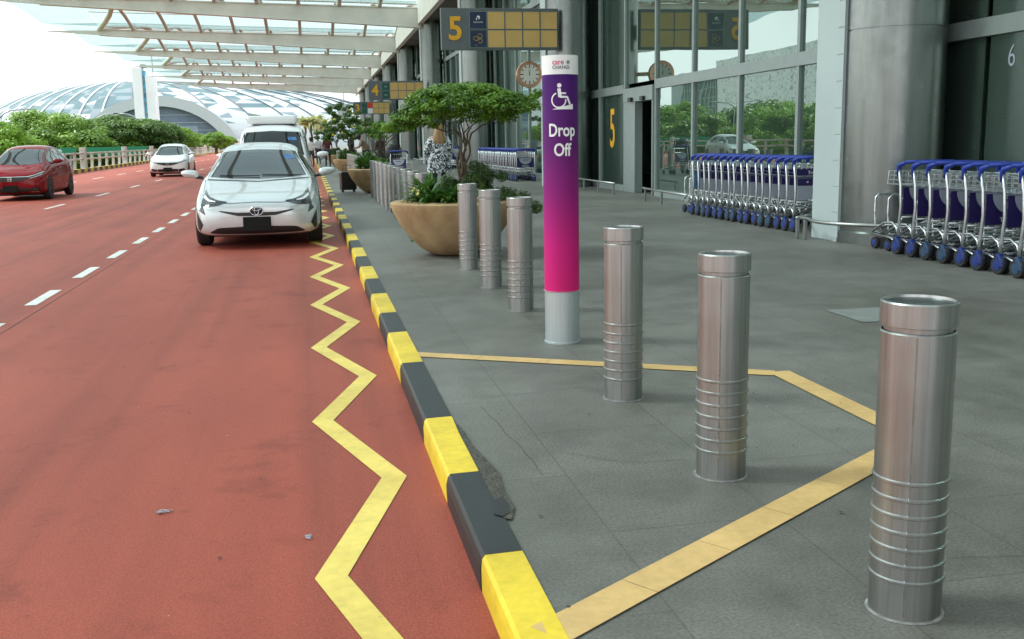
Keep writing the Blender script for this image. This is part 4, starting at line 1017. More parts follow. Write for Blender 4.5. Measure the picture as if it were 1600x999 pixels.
def make_van():
    o = empty('parked_van', (-.74, 22.4, RZ), 0, 'white high roof van standing behind the silver hatchback', 'van')
    st = [(-.02, .35, .5, .6, .85, .45), (.0, .26, .70, .70, .92, .62), (.08, .22, .80, .80, 1.02, .70), (.25, .2, .84, .92, 1.12, .73), (.5, .2, .85, 1.0, 1.30, .71), (.85, .2, .85, 1.05, 1.58, .70), (1.1, .2, .85, 1.08, 1.76, .70),
          (1.35, .2, .85, 1.1, 1.84, .70), (2.5, .2, .85, 1.1, 1.88, .71), (3.8, .2, .85, 1.1, 1.88, .71), (4.5, .22, .85, 1.1, 1.86, .70), (4.68, .3, .82, 1.05, 1.75, .66), (4.72, .4, .75, 1.0, 1.6, .6)]
    body, bv = car_shell(st, 'body', m_white, o)
    patch(bv, [(-.60, 1.66), (0, 1.69), (.60, 1.66)], [(-.74, 1.17), (0, 1.12), (.74, 1.17)], 'y', m_vglass, 'windscreen', o, .004, 20, 10)
    for a, c in ((.95, 1.7), (1.85, 2.9), (3.0, 4.2)):
        windows_side(bv, o, [(a, 1.55), (c, 1.60)], [(a, 1.12), (c, 1.12)], m_vglass)
    arches(bv, o, (.95, 3.6), .37, .85)
    for s in (-1, 1):
        wheel(o, s*.75, .95, .32, s); wheel(o, s*.75, 3.6, .32, s)
        mirror_part(o, m_white, .93, .62, 1.16, s)
        patch(bv, [(s*.55, .80), (s*.74, .86)], [(s*.55, .68), (s*.76, .68)], 'y', m_lamp, 'headlight', o, .006, 6, 4)
    b = MB(); b.box(-.55, .55, 1.35, 4.2, 1.84, 2.03); b.build('roof_fairing', m_white, o, bevel=.07)
    patch(bv, [(-.5, .72), (.5, .72)], [(-.5, .60), (.5, .60)], 'y', m_blackpl, 'grille', o, .005, 12, 3)
    patch(bv, [(.32, 1.55), (.5, 1.55)], [(.34, 1.48), (.52, 1.48)], 'y', m_adsky, 'permit_sticker', o, .007, 3, 2)
    b = MB(); b.box(.30-.55, .45, .60, .66, 1.22, 1.26); b.build('dash_parcel', m_palew, o)
    return o
make_van()

# ------------------------------------------------------------------ leaves helpers
def leafquad(b, p, nrm, size, asp=.5):
    n_ = Vector(nrm).normalized(); a = Vector((R.uniform(-1, 1), R.uniform(-1, 1), R.uniform(-1, 1))); u = n_.cross(a)
    if u.length < 1e-3: return
    u.normalize(); v = n_.cross(u); u *= size; v *= size*asp; p = Vector(p)
    b.add([p-u, p+v, p+u, p-v], [(0, 1, 2, 3)])
def clump(b, c, rx, ry, rz, n, size, asp=.55, upb=.4):
    for _ in range(n):
        th = R.uniform(0, 2*PI); cz = R.uniform(-1, 1); s_ = math.sqrt(1-cz*cz); k = R.uniform(.45, 1.05)
        d_ = (s_*math.cos(th), s_*math.sin(th), cz)
        leafquad(b, (c[0]+d_[0]*rx*k, c[1]+d_[1]*ry*k, c[2]+d_[2]*rz*k), (d_[0]+R.uniform(-.7, .7), d_[1]+R.uniform(-.7, .7), d_[2]+upb+R.uniform(-.7, .7)), size*R.uniform(.7, 1.3), asp)
def blade(b, base, az, L, wd, rise, droop, n=6, fold=.25, m=None):
    pts = []; x = y = 0; p = Vector(base); el = rise
    d_ = Vector((math.cos(az), math.sin(az), 0)); sd_ = Vector((-math.sin(az), math.cos(az), 0))
    vs = []
    for i in range(n+1):
        t = i/n; w_ = wd*math.sin(PI*min(1, .12+.88*t)**.8)*(1 if i < n else 0)+.002
        upv = Vector((0, 0, 1))*math.cos(el)-d_*math.sin(el)
        vs += [p-sd_*w_+upv*w_*fold, p, p+sd_*w_+upv*w_*fold]
        p = p+(d_*math.cos(el)+Vector((0, 0, 1))*math.sin(el))*L/n; el -= droop/n
    fs = []
    for i in range(n):
        for j in (0, 1): fs.append((i*3+j, i*3+j+1, (i+1)*3+j+1, (i+1)*3+j))
    b.add(vs, fs, m)
def limb(b, p, q, r0, r1, k=5, wob=.04):
    p = Vector(p); q = Vector(q); pts = []; L = (q-p).length
    for i in range(k+1):
        t = i/k; o_ = Vector((R.uniform(-1, 1), R.uniform(-1, 1), R.uniform(-.5, .5)))*wob*L*(0 if i in (0, k) else 1)
        pts.append(p+(q-p)*t+o_)
    b.tube(pts, [r0+(r1-r0)*i/k for i in range(k+1)], 8)

# ------------------------------------------------------------------ stone planters
def make_planter():
    o = empty('stone_planter')
    prof = [(.0, 0), (.20, 0), (.30, .025), (.40, .09), (.52, .21), (.63, .36), (.70, .50), (.725, .575), (.728, .60), (.715, .612), (.45, .618), (.43, .605), (.42, .54), (0, .54)]
    b = MB(); b.lathe(prof, 56, cap=False); b.build('bowl', m_stone, o, auto=50)
    b = MB(); b.lathe([(0, .556), (.425, .552)], 30, cap=False); b.build('soil', m_soil, o)
    return o
PLY = [11.75, 26.8, 42.5, 58.0]
plab = ['big sandstone bowl planter closest to the camera behind the three bollards', 'sandstone bowl planter beside the second bollard row, black suitcase by it', 'third sandstone bowl planter, partly behind the second', 'farthest sandstone bowl planter by the white van mirror']
pl = make_planter()
for i, y in enumerate(PLY):
    o = pl if i == 0 else copy_tree(pl)
    o.location = (1.62 if i == 0 else 1.70, y, 0); o.rotation_euler = (0, 0, i*1.3); tag(o, plab[i], 'planter', 'sandstone bowl planters along the kerb')

# umbrella shaped tree in first planter
def umbrella_tree():
    o = empty('ornamental_tree', (1.74, 11.75, .55), 0, 'small tree with flat umbrella crown growing in the nearest stone planter', 'tree')
    b = MB(); limb(b, (0, 0, -.02), (-.02, 0, .42), .034, .026, 5, .04)
    tips = []
    for i, (x, y, z) in enumerate([(-.62, .1, 1.08), (-.32, -.25, 1.16), (.06, .2, 1.25), (.36, -.15, 1.18), (.66, .15, 1.2), (-.1, -.3, 1.2), (.2, .35, 1.2), (-.4, .3, 1.2)]):
        mid = (x*.16+R.uniform(-.02, .02), y*.16, .82)
        limb(b, (-.02, 0, .22+.02*i), mid, .013, .010, 6, .08); limb(b, mid, (x, y, z), .009, .004, 5, .08); tips.append((x, y, z))
    b.build('trunk', m_bark, o, smooth=True)
    b = MB(); 
    for i in range(150):
        a = R.uniform(0, 2*PI); rr = math.sqrt(R.random())
        x = .04+rr*.80*math.cos(a); y = rr*.62*math.sin(a)
        top = 1.40-.26*rr**2.4+R.uniform(-.05, .02)+(-.10 if x < -.55 else 0)
        clump(b, (x, y, top-.05), .13, .13, .05, 95, .021, .6, .9)
    for i in range(46):
        a = R.uniform(0, 2*PI); rr = R.uniform(.3, .98); x = rr*.76*math.cos(a)+.02; y = rr*.6*math.sin(a)
        clump(b, (x, y, 1.12-.08*rr+R.uniform(-.09, .06)), .10, .10, .06, 60, .021, .6, .6)
    for (x, z) in ((-.78, .93), (-.86, .90), (-.70, .97), (-.60, .92), (-.50, .95), (-.35, .93), (.80, 1.20), (.87, 1.26), (.72, 1.14)): clump(b, (x, R.uniform(-.15, .15), z), .09, .1, .05, 110, .021, .6, .5)
    b.build('crown', m_leaf_bonsai, o)
umbrella_tree()
def plant(name, loc, lab, grp, fn, m):
    b = MB(); fn(b); o = b.build(name, m, None, smooth=False, loc=loc)
    return tag(o, lab, 'plant', grp)
def rosette(n, L, wd, rise=(.5, 1.3), droop=(.8, 1.8)):
    def f(b):
        for i in range(n): blade(b, (R.uniform(-.03, .03), R.uniform(-.03, .03), 0), R.uniform(0, 2*PI), L*R.uniform(.65, 1.1), wd*R.uniform(.7, 1.1), R.uniform(*rise), R.uniform(*droop))
    return f
G1 = 'plants growing in the stone planters'
for i, (dx, dy, L, mm, l) in enumerate([(-.30, -.24, .36, m_leaf_plant, 'dark glossy broad leaved plant at the left front of the nearest planter'), (-.08, -.33, .30, m_leaf_plant, 'broad leaved plant hanging over the front rim of the nearest planter'),
                                    (-.28, .12, .34, m_leaf_plant, 'broad leaved plant at the back left of the nearest planter'), (.16, -.25, .30, m_leaf_lime, 'light green broad leaved plant between the tree trunk and the bollard caps')]):
    plant('leafy_plant', (1.62+dx, 11.75+dy, .56), l, G1, rosette(60 if mm == m_leaf_plant else 12, L*(1.55 if i == 2 else 1.2), .031, (.8, 1.5), (.9, 2.1)), mm)
def shrubf(rad, h_, n, size, trail=()):
    def f(b):
        for i in range(26):
            a = R.uniform(0, 2*PI); rr = math.sqrt(R.random())*rad
            clump(b, (rr*math.cos(a), rr*math.sin(a), h_*R.uniform(.4, 1)*(1-.4*rr/rad)), .09, .09, .07, n, size, .5, .6)
        for (x, y, z) in trail: clump(b, (x, y, z), .10, .10, .07, n, size, .5, .6)
    return f
plant('trailing_shrub', (1.86, 11.8, .56), 'dark small leaved shrub spilling over the right side of the nearest planter', G1, shrubf(.36, .50, 220, .017, [(.40, -.1, .10), (.5, -.2, .04), (.58, -.1, .0), (.66, -.15, -.02), (.72, -.1, -.06), (.45, .1, .12), (.6, .1, .08), (.3, -.3, .10), (.52, -.28, .0)]), m_leaf_shrub)
plant('trailing_shrub', (1.30, 11.75, .56), 'small cream flowered plant creeping over the left rim of the nearest planter', G1, shrubf(.16, .18, 60, .015, [(-.13, -.15, .06), (-.18, -.2, .02)]), m_leaf_shrub)
fsh = [o for o in COL.objects if o.name.startswith('trailing_shrub')][-1]
for i in range(16):
    a = R.uniform(0, 2*PI); rr = R.uniform(.05, .2); b = MB(); c = (rr*math.cos(a)-.07, rr*math.sin(a)-.12, .10+R.uniform(-.03, .12))
    for j in range(6): leafquad(b, (c[0]+R.uniform(-.008, .008), c[1]+R.uniform(-.008, .008), c[2]+R.uniform(-.008, .008)), (R.uniform(-.5, .5), -1, .8), .018, .8)
    b.build('bloom', m_flower, fsh)
def hang(b):
    for i in range(10): clump(b, (-.30+.03*i, -.40+R.uniform(-.03, .03), -.42+R.uniform(-.04, .08)-.012*i), .05, .05, .05, 22, .016)
    b.tube([(.0, -.2, -.5), (-.2, -.42, -.47), (-.3, -.38, -.40)], .004, 4)
plant('hanging_vine', (1.42, 12.2, .62), 'small vine dangling low behind the left side of the nearest planter', G1, hang, m_leaf_plant)
for k, y in enumerate(PLY[1:]):
    w3 = ['second', 'third', 'farthest'][k]
    plant('leafy_plant', (1.45, y-.1, .56), 'dark fern like plant filling the left of the %s planter' % w3, G1, rosette(90, .62, .020, (.8, 1.5), (.5, 1.6)), m_leaf_plant)
    plant('leafy_plant', (1.86, y-.25, .56), ['lime green rosette plant above the bollard tops in the second planter', 'lime green rosette plant in the third planter', 'lime green rosette plant in the farthest planter'][k], G1, rosette(22, .44, .045, (.6, 1.4), (.4, 1.1)), m_leaf_lime)
    plant('trailing_shrub', (1.62, y+.05, .56), 'dense green shrub in the middle of the %s planter' % w3, G1, shrubf(.42, .50, 150, .026, [(-.35, .1, .1), (.3, .2, .15)]), m_leaf_plant)
# small loose trees in the planters
def loose_tree(loc, lab, h0, tips, leafm, crownr, nper, size, fl=None):
    o = empty('ornamental_tree', loc, 0, lab, 'tree')
    b = MB(); limb(b, (0, 0, 0), (0.02, 0, h0), .04, .03)
    for t in tips: limb(b, (0.02, 0, h0*R.uniform(.7, 1)), t, .02, .006, 5, .08)
    b.build('trunk', m_bark, o, smooth=True)
    b = MB()
    for t in tips:
        for j in range(7): clump(b, (t[0]+R.uniform(-1, 1)*crownr, t[1]+R.uniform(-1, 1)*crownr, t[2]+R.uniform(-.6, .5)*crownr), crownr*.5, crownr*.5, crownr*.28, nper, size, .55, .6)
    b.build('crown', leafm, o)
    if fl:
        for i in range(fl): b = MB(); t = R.choice(tips); clump(b, (t[0]+R.uniform(-1, 1)*crownr, t[1]-crownr*.5, t[2]+R.uniform(-.2, 1)*crownr*.8), .05, .05, .04, 6, .04); b.build('bloom', m_yflower, o)
    return o
loose_tree((1.78, 26.9, .56), 'light green loose crowned tree in the second planter', .5, [(-.35, 0, 1.0), (.1, .1, 1.12), (.45, 0, 1.02), (.75, .2, 1.1), (.02, -.2, .9)], m_leaf_bonsai, .23, 46, .034)
loose_tree((1.62, 42.6, .56), 'taller tree with yellow flowers in the third planter', .8, [(-.6, 0, 1.0), (-.2, .1, 1.5), (.2, 0, 1.75), (.6, .1, 1.5), (.9, 0, 1.3), (-.55, 0, 1.4), (0, -.2, 1.1), (.4, -.2, 1.1)], m_leaf_dark, .33, 70, .05, 14)
loose_tree((1.60, 58.1, .56), 'dark dense tree in the farthest planter', .9, [(-.7, 0, 1.1), (-.3, .1, 1.6), (.3, 0, 2.1), (.8, .1, 1.8), (.0, 0, 2.5), (.5, 0, 2.6), (.2, -.2, 1.2)], m_leaf_dark, .42, 70, .06)

# ------------------------------------------------------------------ parapet, kerb, green sign
par = empty('parapet_fence', (0, 0, RZ), 0, 'pale concrete parapet with posts and two pipe rails along the far road edge', 'fence')
b = MB(); bk = MB()
for i in range(-5, 75):
    y0, y1 = 4.0*i, 4.0*i+4; x0, x1 = parX(y0), parX(y1)
    for z in (.72, 1.05): b.tube([(x0, y0, z), (x1, y1, z)], .055, 6)
b.build('pipe_rails', m_conc, par, smooth=True)
bj = MB()
nb = 0
for i in range(0, 74):
    y = 48+2.67*i; x = parX(y)
    if i % 6 == 0:
        q = MB(); q.box(x-.16, x+.16, y-.22, y+.22, 0, 1.38); q.build('post', m_conc, par, bevel=.02)
    else:
        q = MB(); q.prism([(x-.10, .12), (x+.05, .12), (x+.10, .75), (x+.07, 1.1), (x-.07, 1.1), (x-.05, .75)], 'y', y-.09, y+.09); q.build('baluster', m_conc, par)
q = MB(); q.prism([(parX(-20)-.3, -20), (parX(-20)+.12, -20), (parX(300)+.12, 300), (parX(300)-.3, 300)], 'z', .0, .14); q.build('base', m_conc, par)
b = MB()
for i in range(-20, 200):
    y0, y1 = 1.0*i, 1.0*i+1.0; x0, x1 = parX(y0)+.14, parX(y1)+.14
    b.prism([(x0, y0), (x0+.22, y0), (x1+.22, y1), (x1, y1)], 'z', RZ-.05, RZ+.2, i % 2)
struct(b.build('far_kerb', [m_yel, m_blk]), 'far kerb striped yellow and black under the parapet')
sg = empty('road_sign', (0, 110, 0), 0, 'long green car park direction sign beyond the parapet', 'sign')
def px2(x, Y): return (x-481)/1660*Y
b = MB()
b.prism([(px2(60, 110), 1.0), (px2(139, 110), 1.0), (px2(139, 110), .55), (px2(118, 110), .05), (px2(60, 110), .05)], 'y', 0, .15)
b.build('sign_panel', m_green, sg)
b = MB(); b.prism([(px2(146, 110), 1.0), (px2(243, 110), 1.0), (px2(238, 110), .5), (px2(225, 110), .2), (px2(146, 110), .2)], 'y', 0, .15); b.build('sign_panel', m_green, sg)
text('lettering', 'Car Park 2B', .42, lambda x, y, z: (px2(103, 110)+x, -.02-z, .67+y), m_wht, sg, .012, .01)
text('lettering', 'Coach Stand', .36, lambda x, y, z: (px2(103, 110)+x, -.02-z, .26+y), m_wht, sg, .01, .01)
for x in (65, 130, 150, 190, 236): b = MB(); b.box(px2(x, 110)-.08, px2(x, 110)+.08, .16, .3, -5, .9); b.build('sign_post', m_frame, sg)
sg.location = (0, 110, .25)

# ------------------------------------------------------------------ trees beyond the parapet
def crown_mesh(kind, leafm, seed):
    b = MB(); RR = random.Random(seed)
    for i in range(120):
        a = RR.uniform(0, 2*PI); rr = math.sqrt(RR.random())
        x, y = rr*math.cos(a), rr*math.sin(a); top = math.sqrt(max(0, 1-(rr*.97)**2))
        z = top*RR.uniform(.72, 1.0) if RR.random() < .6 else top*RR.uniform(-.55, .6)
        clump(b, (x*.94, y*.94, z*.62), .19, .19, .09, 175, .027, .6, .7)
    return b
tree_n = [0]
def big_tree(px, W, topy, Y, leafm, lab, seed, X=None):
    X = (px-481)/1660*Y if X is None else X
    horiz = 231-.0163*max(px, -100); W *= 1.18
    ztop = 1.3+(horiz-topy)*Y/1645; rad = W/1660*Y/2
    o = empty('rain_tree', (X, Y, -5), 0, lab, 'tree', 'trees beyond the parapet')
    base = ztop-rad*.62-.3
    b = crown_mesh(0, leafm, seed); s = rad
    hz = max(base, -1.2)
    b.v = [(v[0]*s, v[1]*s, hz+5+(v[2])*(ztop-hz)/.62*.93) for v in b.v]
    # keep leaves leaf sized for the distance
    b.build('crown', leafm, o)
    b = MB(); limb(b, (0, 0, 0), (0, 0, hz+5-.5), .32, .24, 5, .03)
    for k in range(6):
        a = k*PI/3+.3; limb(b, (0, 0, hz+4.2), (rad*.7*math.cos(a), rad*.7*math.sin(a), hz+5+.5), .15, .05, 5, .05)
    b.build('trunk', m_bark, o, smooth=True)
TL = [(0, 160, 184, 58, m_leaf_bright, 'bright green spreading tree at the left edge behind the red car'),
      (98, 165, 176, 120, m_leaf_tree, 'broad green tree with the tallest crown behind the red car'),
      (158, 130, 190, 126, m_leaf_tree, 'green tree between the street lamp and the white compact car'),
      (212, 120, 179, 128, m_leaf_dark, 'dark green tree just left of the tall white tower'),
      (248, 84, 187, 132, m_leaf_dark, 'dark tree in front of the foot of the white tower'),
      (280, 66, 197, 138, m_leaf_bright, 'bright green tree right of the white tower'),
      (300, 34, 206, 150, m_leaf_bright, 'small bright tree near the end of the tree line'),
      (318, 34, 208, 175, m_leaf_tree, 'tiny green tree in the gap before the van'),
      (343, 40, 206, 165, m_leaf_bright, 'small round bright tree left of the white van'),
      (358, 30, 212, 195, m_leaf_tree, 'tiny tree touching the white van outline'),
      (404, 22, 180, 200, m_leaf_dark, 'small dark tree on the dome slope above the van roof'),
      (40, 130, 190, 135, m_leaf_tree, 'green tree seen between the two nearest crowns')]
for i, t in enumerate(TL): big_tree(*t, seed=i+3)
# trees left of the frame, mirrored in the facade glass
for i, (X, Y) in enumerate(((-24, 34), (-24, 48), (-30, 66), (-34, 84), (-38, 102))):
    big_tree(0, 0, 0, Y, [m_leaf_tree, m_leaf_dark, m_leaf_bright][i % 3], '%s tree of the line left of the frame, seen reflected in the glass' % ORD[i], 40+i, X) if False else None
def side_tree(X, Y, rad, ztop, leafm, lab, seed):
    o = empty('rain_tree', (X, Y, -5), 0, lab, 'tree', 'trees beyond the parapet, mirrored in the glass')
    b = crown_mesh(0, leafm, seed); hz = -1.0
    b.v = [(v[0]*rad, v[1]*rad, hz+5+v[2]*(ztop-hz)/.62*.93) for v in b.v]; b.build('crown', leafm, o)
    b = MB(); limb(b, (0, 0, 0), (0, 0, hz+4.5), .32, .24, 5, .03); b.build('trunk', m_bark, o, smooth=True)
for i, (X, Y, rd, zt) in enumerate(((-17.5, 24, 4, 2.6), (-18, 33, 4.5, 2.9), (-19.5, 43, 5, 3.1), (-33, 64, 6, 3.6), (-30, 50, 6, 3.3), (-43, 78, 7, 4.2), (-40, 98, 8, 4.5), (-50, 120, 9, 5.5), (-24, 38, 5, 3.0), (-26, 57, 5, 3.2), (-37, 71, 6, 3.7), (-36, 86, 7, 4.2), (-47, 88, 8, 4.9), (-50, 105, 9, 5.2), (-58, 130, 10, 6), (-42, 66, 6, 3.9), (-41, 128, 8, 5.4), (-47, 134, 8, 5.6), (-54, 150, 9, 6.2), (-62, 172, 10, 6.8), (-36, 112, 5, 4.6), (-70, 160, 10, 6.8))):
    side_tree(X, Y, rd, zt, [m_leaf_tree, m_leaf_dark, m_leaf_bright][i % 3], '%s tree of the line left of the frame, seen only in the facade glass' % ORD[i], 60+i)
# pale palms in the gap between van and planters
def palm(px, Y, ztop, lab):
    X = (px-481)/1660*Y; o = empty('palm_tree', (X, Y, -1), 0, lab, 'tree', 'pale palms beyond the road end')
    b = MB(); limb(b, (0, 0, 0), (0, 0, ztop+1-.8), .18, .13); b.build('trunk', m_bark, o, smooth=True)
    b = MB()
    for i in range(46): blade(b, (0, 0, ztop+1-.9), R.uniform(0, 2*PI), R.uniform(1.6, 2.5), .22, R.uniform(.2, 1.4), R.uniform(1, 2.2), 6, .5)
    b.build('crown', m_leaf_pale, o)
for i, (px, Y, zt) in enumerate(((478, 150, 4.6), (488, 140, 4.4), (498, 155, 4.9), (508, 145, 4.2))): palm(px, Y, zt, ['leftmost', 'second', 'third', 'rightmost'][i]+' of the pale palms between the van and the planters')

# ------------------------------------------------------------------ street lamps
def lamp(px, Y, ztop, arms, lab, k=.62):
    X = (px-481)/1660*Y; o = empty('street_lamp', (X, Y, -5), 0, lab, 'street lamp', 'curved arm street lamps among the trees')
    b = MB(); b.tube([(0, 0, 0), (0, 0, ztop+5-.5)], [.06, .04], 8); b.build('pole', m_frame, o, smooth=True)
    for s in arms:
        b = MB(); b.tube([(0, 0, ztop+5-.5), (s*.5*k, 0, ztop+5-.15), (s*1.5*k, 0, ztop+5+.12), (s*3.3*k, 0, ztop+5+.2)], .07, 6); a = b.build('arm', m_fin, o, smooth=True)
        b = MB(); b.box(*(sorted((s*3.2*k, s*4.4*k))), -.2, .2, ztop+5+.14, ztop+5+.28); b.build('lantern', m_fin, a, bevel=.03)
lamp(38, 100, 4.5, (-1, 1), 'twin arm street lamp above the trees at the left')
lamp(229, 134, 5.0, (-1,), 'single arm street lamp in front of the dark tree by the tower')
lamp(172, 134, 5.0, (1,), 'street lamp with one arm over the trees left of the tower')
lamp(292, 175, 4.6, (-1,), 'thin street lamp at the foot of the dome right of the tower')

# ------------------------------------------------------------------ dome building
dome = empty('domed_building', (-50, 330, -5), 0, 'huge pale ribbed glass dome with white triangular panels behind the trees', 'building')
m_dg1 = mat('dome_glass_blue', (.11, .18, .20), .6, var=.12, scale=.3, spec=.15); m_dg2 = mat('dome_glass_pale', (.18, .235, .265), .6, var=.06, scale=.3, spec=.3); m_dw = mat('dome_white_panel', (.42, .47, .49), .6, var=.03, spec=.1)
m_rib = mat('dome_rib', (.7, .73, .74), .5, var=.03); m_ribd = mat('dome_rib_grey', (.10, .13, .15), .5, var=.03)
RXa, RXb, RYd, RZd = 49, 86, 45, 25.0
def dp(u, v, k=1.0):
    # u azimuth 0..2pi, v 0 (base) .. 1 apex ; asymmetric ellipsoid
    el = v*PI/2; c = math.cos(el)**.9; x = math.cos(u)*c; rx = RXb if x > 0 else RXa
    ap = 1-(1-v)**2
    return (x*rx*k+(0)*ap, math.sin(u)*c*RYd*k, RZd*math.sin(el)**.85*k)
NU, NV = 92, 22
b = MB(); RD = random.Random(5)
for i in range(NU):
    for j in range(NV):
        v0, v1 = j/NV, (j+1)/NV; u0, u1 = 2*PI*i/NU, 2*PI*(i+1)/NU
        s0, s1 = v0*.35, v1*.35
        A, B, C, D = dp(u0, v0), dp(u1, v0), dp(u1, v1), dp(u0, v1)
        right = math.cos((u0+u1)/2) > .05
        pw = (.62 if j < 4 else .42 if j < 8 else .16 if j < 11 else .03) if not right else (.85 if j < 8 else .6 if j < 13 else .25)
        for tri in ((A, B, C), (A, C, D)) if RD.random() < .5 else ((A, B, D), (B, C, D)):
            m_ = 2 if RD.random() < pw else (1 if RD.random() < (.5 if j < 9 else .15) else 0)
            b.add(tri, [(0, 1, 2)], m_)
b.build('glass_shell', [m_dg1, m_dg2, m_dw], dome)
for i in range(0, NU, 2):
    u = 2*PI*i/NU
    if math.sin(u) > .35: continue
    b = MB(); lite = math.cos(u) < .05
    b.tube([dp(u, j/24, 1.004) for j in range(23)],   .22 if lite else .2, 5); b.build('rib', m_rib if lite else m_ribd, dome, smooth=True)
# entrance arch
b = MB(); cx, cz, rx, rz = 12, 0, 22, 19.0; n = 26; yf = -47
for i in range(n):
    t0, t1 = PI*i/n, PI*(i+1)/n
    q = [(cx+rx*k*math.cos(t), cz+rz*k*math.sin(t)) for k, t in ((.86, t0), (1, t0), (1, t1), (.86, t1))]
    b.prism(q, 'y', yf, yf+16)
b.build('entrance_arch', m_dw, dome)
b = MB(); b.prism([(cx+rx*.86*math.cos(PI*i/n), cz+rz*.86*math.sin(PI*i/n)) for i in range(n+1)], 'y', yf+2, yf+2.4); ag = b.build('entrance_glass', mat('entrance_glass', (.13, .18, .24), .5, var=.15, scale=.5, c2=(.09, .13, .19)), dome)
b = MB()
for z in range(2, 15, 2): 
    h_ = rx*.86*math.sqrt(max(0, 1-(z/(rz*.86))**2)); b.box(cx-h_, cx+h_, yf+1.8, yf+2, z, z+.12)
b.build('glazing_lines', m_dw, ag)
b = MB(); b.box(cx-12, cx+10, yf+1.9, yf+1.98, 9.2, 11.2); b.build('dark_opening', mat('opening_blue_grey', (.20, .26, .33), .4), ag)
# tower
tw = empty('tower', (0, 200, -5), 0, 'tall slim white tower with a strip of blue windows in front of the dome', 'building')
def pz(x): return (x-483)/1660*200
b = MB(); b.box(pz(229.5), pz(243), 0, 4, 0, 20.3); b.box(pz(247.5), pz(259.5), .5, 5, 0, 18.9); b.build('wall', m_palew, tw)
b = MB(); b.box(pz(243)-.1, pz(247.5)+.1, 1, 4, 0, 19.8); b.build('window_strip', mat('tower_blue_glass', (.10, .38, .55), .2, var=.5, scale=1.2), tw)
b = MB(); b.box(pz(241), pz(248), .5, 3, 20.3, 20.9); b.box(pz(258), pz(258.6), 1, 2, 18.9, 22.4)
for z in range(2, 20, 2): b.box(pz(243)-.05, pz(247.5)+.05, .8, 1, z, z+.2)
b.build('roof_plant', m_frame, tw)
tag(MB().box(-3, 4, 0, 6, 0, 6.9).box(-3.3, 4.3, -.3, 6.3, 6.9, 7.2).box(-2, 3, -.05, -.003, 4.6, 5.6, 1).build('low_building', [m_palew, m_dg1], None, loc=(px2(374, 210), 210, -5)), 'low pale building block between the trees and the van', 'building')
# terminal wing across the road, seen in the glass
fb = empty('office_block', (-140, 300, -5), 0, 'white textured building across the road mirrored in the facade glass', 'building')
mtx = twotone('textured_white_cladding', (.42, .45, .45), (.88, .88, .88), .35, .43, .5, 5, 3.0)
b = MB(); b.box(-30, 0, 0, 93, 0, 35); b.build('wall', mtx, fb)
b = MB(); b.box(-30, .4, 93.2, 128, 0, 31); b.build('glass_wing', m_interior, fb)
b = MB()
for i in range(12): b.box(.42, .7, 93.5+i*2.9, 93.8+i*2.9, 0, 31)
for i in range(9): b.box(.42, .62, 93.3, 127.9, 3.4*i+1, 3.4*i+1.25)
b.build('window_grid', m_dw, fb)
b = MB(); b.prism([(128.2, 0), (150, 0), (147, 29), (134, 33), (128.2, 33)], 'x', -30, .2); b.build('sloping_wall', m_dw, fb)

# ------------------------------------------------------------------ people
def person(loc, rz, lab, joints, rad, skinm, shirt=None, legs=None, hair=None, scale=1, shirtm=None, legm=None, hairm=m_blackh, edges=None, skirt=None):
    """joints dict name->(x,y,z); body faces -y before rotation"""
    E_ = edges or [('pel', 'bel'), ('bel', 'che'), ('che', 'nek'), ('nek', 'jaw'), ('jaw', 'hed'), ('che', 'shL'), ('shL', 'elL'), ('elL', 'wrL'), ('wrL', 'haL'), ('che', 'shR'), ('shR', 'elR'), ('elR', 'wrR'), ('wrR', 'haR'),
                 ('pel', 'hiL'), ('hiL', 'knL'), ('knL', 'anL'), ('anL', 'toL'), ('pel', 'hiR'), ('hiR', 'knR'), ('knR', 'anR'), ('anR', 'toR')]
    def skinmesh(name, names, k, m, parent, flat=.72):
        idx = {n_: i for i, n_ in enumerate(names)}
        me = bpy.data.meshes.new(name); me.from_pydata([joints[n_] for n_ in names], [(idx[a], idx[c]) for a, c in E_ if a in idx and c in idx], [])
        o = bpy.data.objects.new(name, me); COL.objects.link(o); me.materials.append(m)
        s = o.modifiers.new('skin', 'SKIN'); s.use_smooth_shade = True
        for n_, i in idx.items():
            r = rad[n_]; r = (r, r*.8) if not isinstance(r, tuple) else r
            me.skin_vertices[0].data[i].radius = (r[0]*k, r[1]*k); me.skin_vertices[0].data[i].use_root = (i == 0)
        sb = o.modifiers.new('sub', 'SUBSURF'); sb.levels = 2; sb.render_levels = 2
        dg = bpy.context.evaluated_depsgraph_get(); dg.update()
        m2 = bpy.data.meshes.new_from_object(o.evaluated_get(dg)); o.modifiers.clear(); o.data = m2; m2.shade_smooth()
        if parent: o.parent = parent
        return o
    root = skinmesh('person', list(joints.keys()), 1, skinm, None)
    root.location = loc; root.rotation_euler = (0, 0, rz); root.scale = (scale,)*3
    tag(root, lab, 'person')
    if shirtm: skinmesh('shirt', ['che', 'bel', 'pel', 'nek', 'shL', 'elL', 'shR', 'elR']+(['wrL', 'wrR'] if shirt == 'long' else []), 1.16, shirtm, root) if True else None
    if legm: skinmesh('trousers', ['pel', 'hiL', 'knL', 'anL', 'hiR', 'knR', 'anR'], 1.15, legm, root)
    hx, hy, hz = joints['hed']
    b = MB(); b.lathe([(.0, .125), (.05, .118), (.085, .085), (.10, .03), (.095, -.03), (.07, -.07)], 16, c=(hx, hy+.012, hz+.0), cap=False)
    # face
    if hair != 'long':
        b.build('hair', hairm, root, smooth=True)
    else:
        pass
    return root
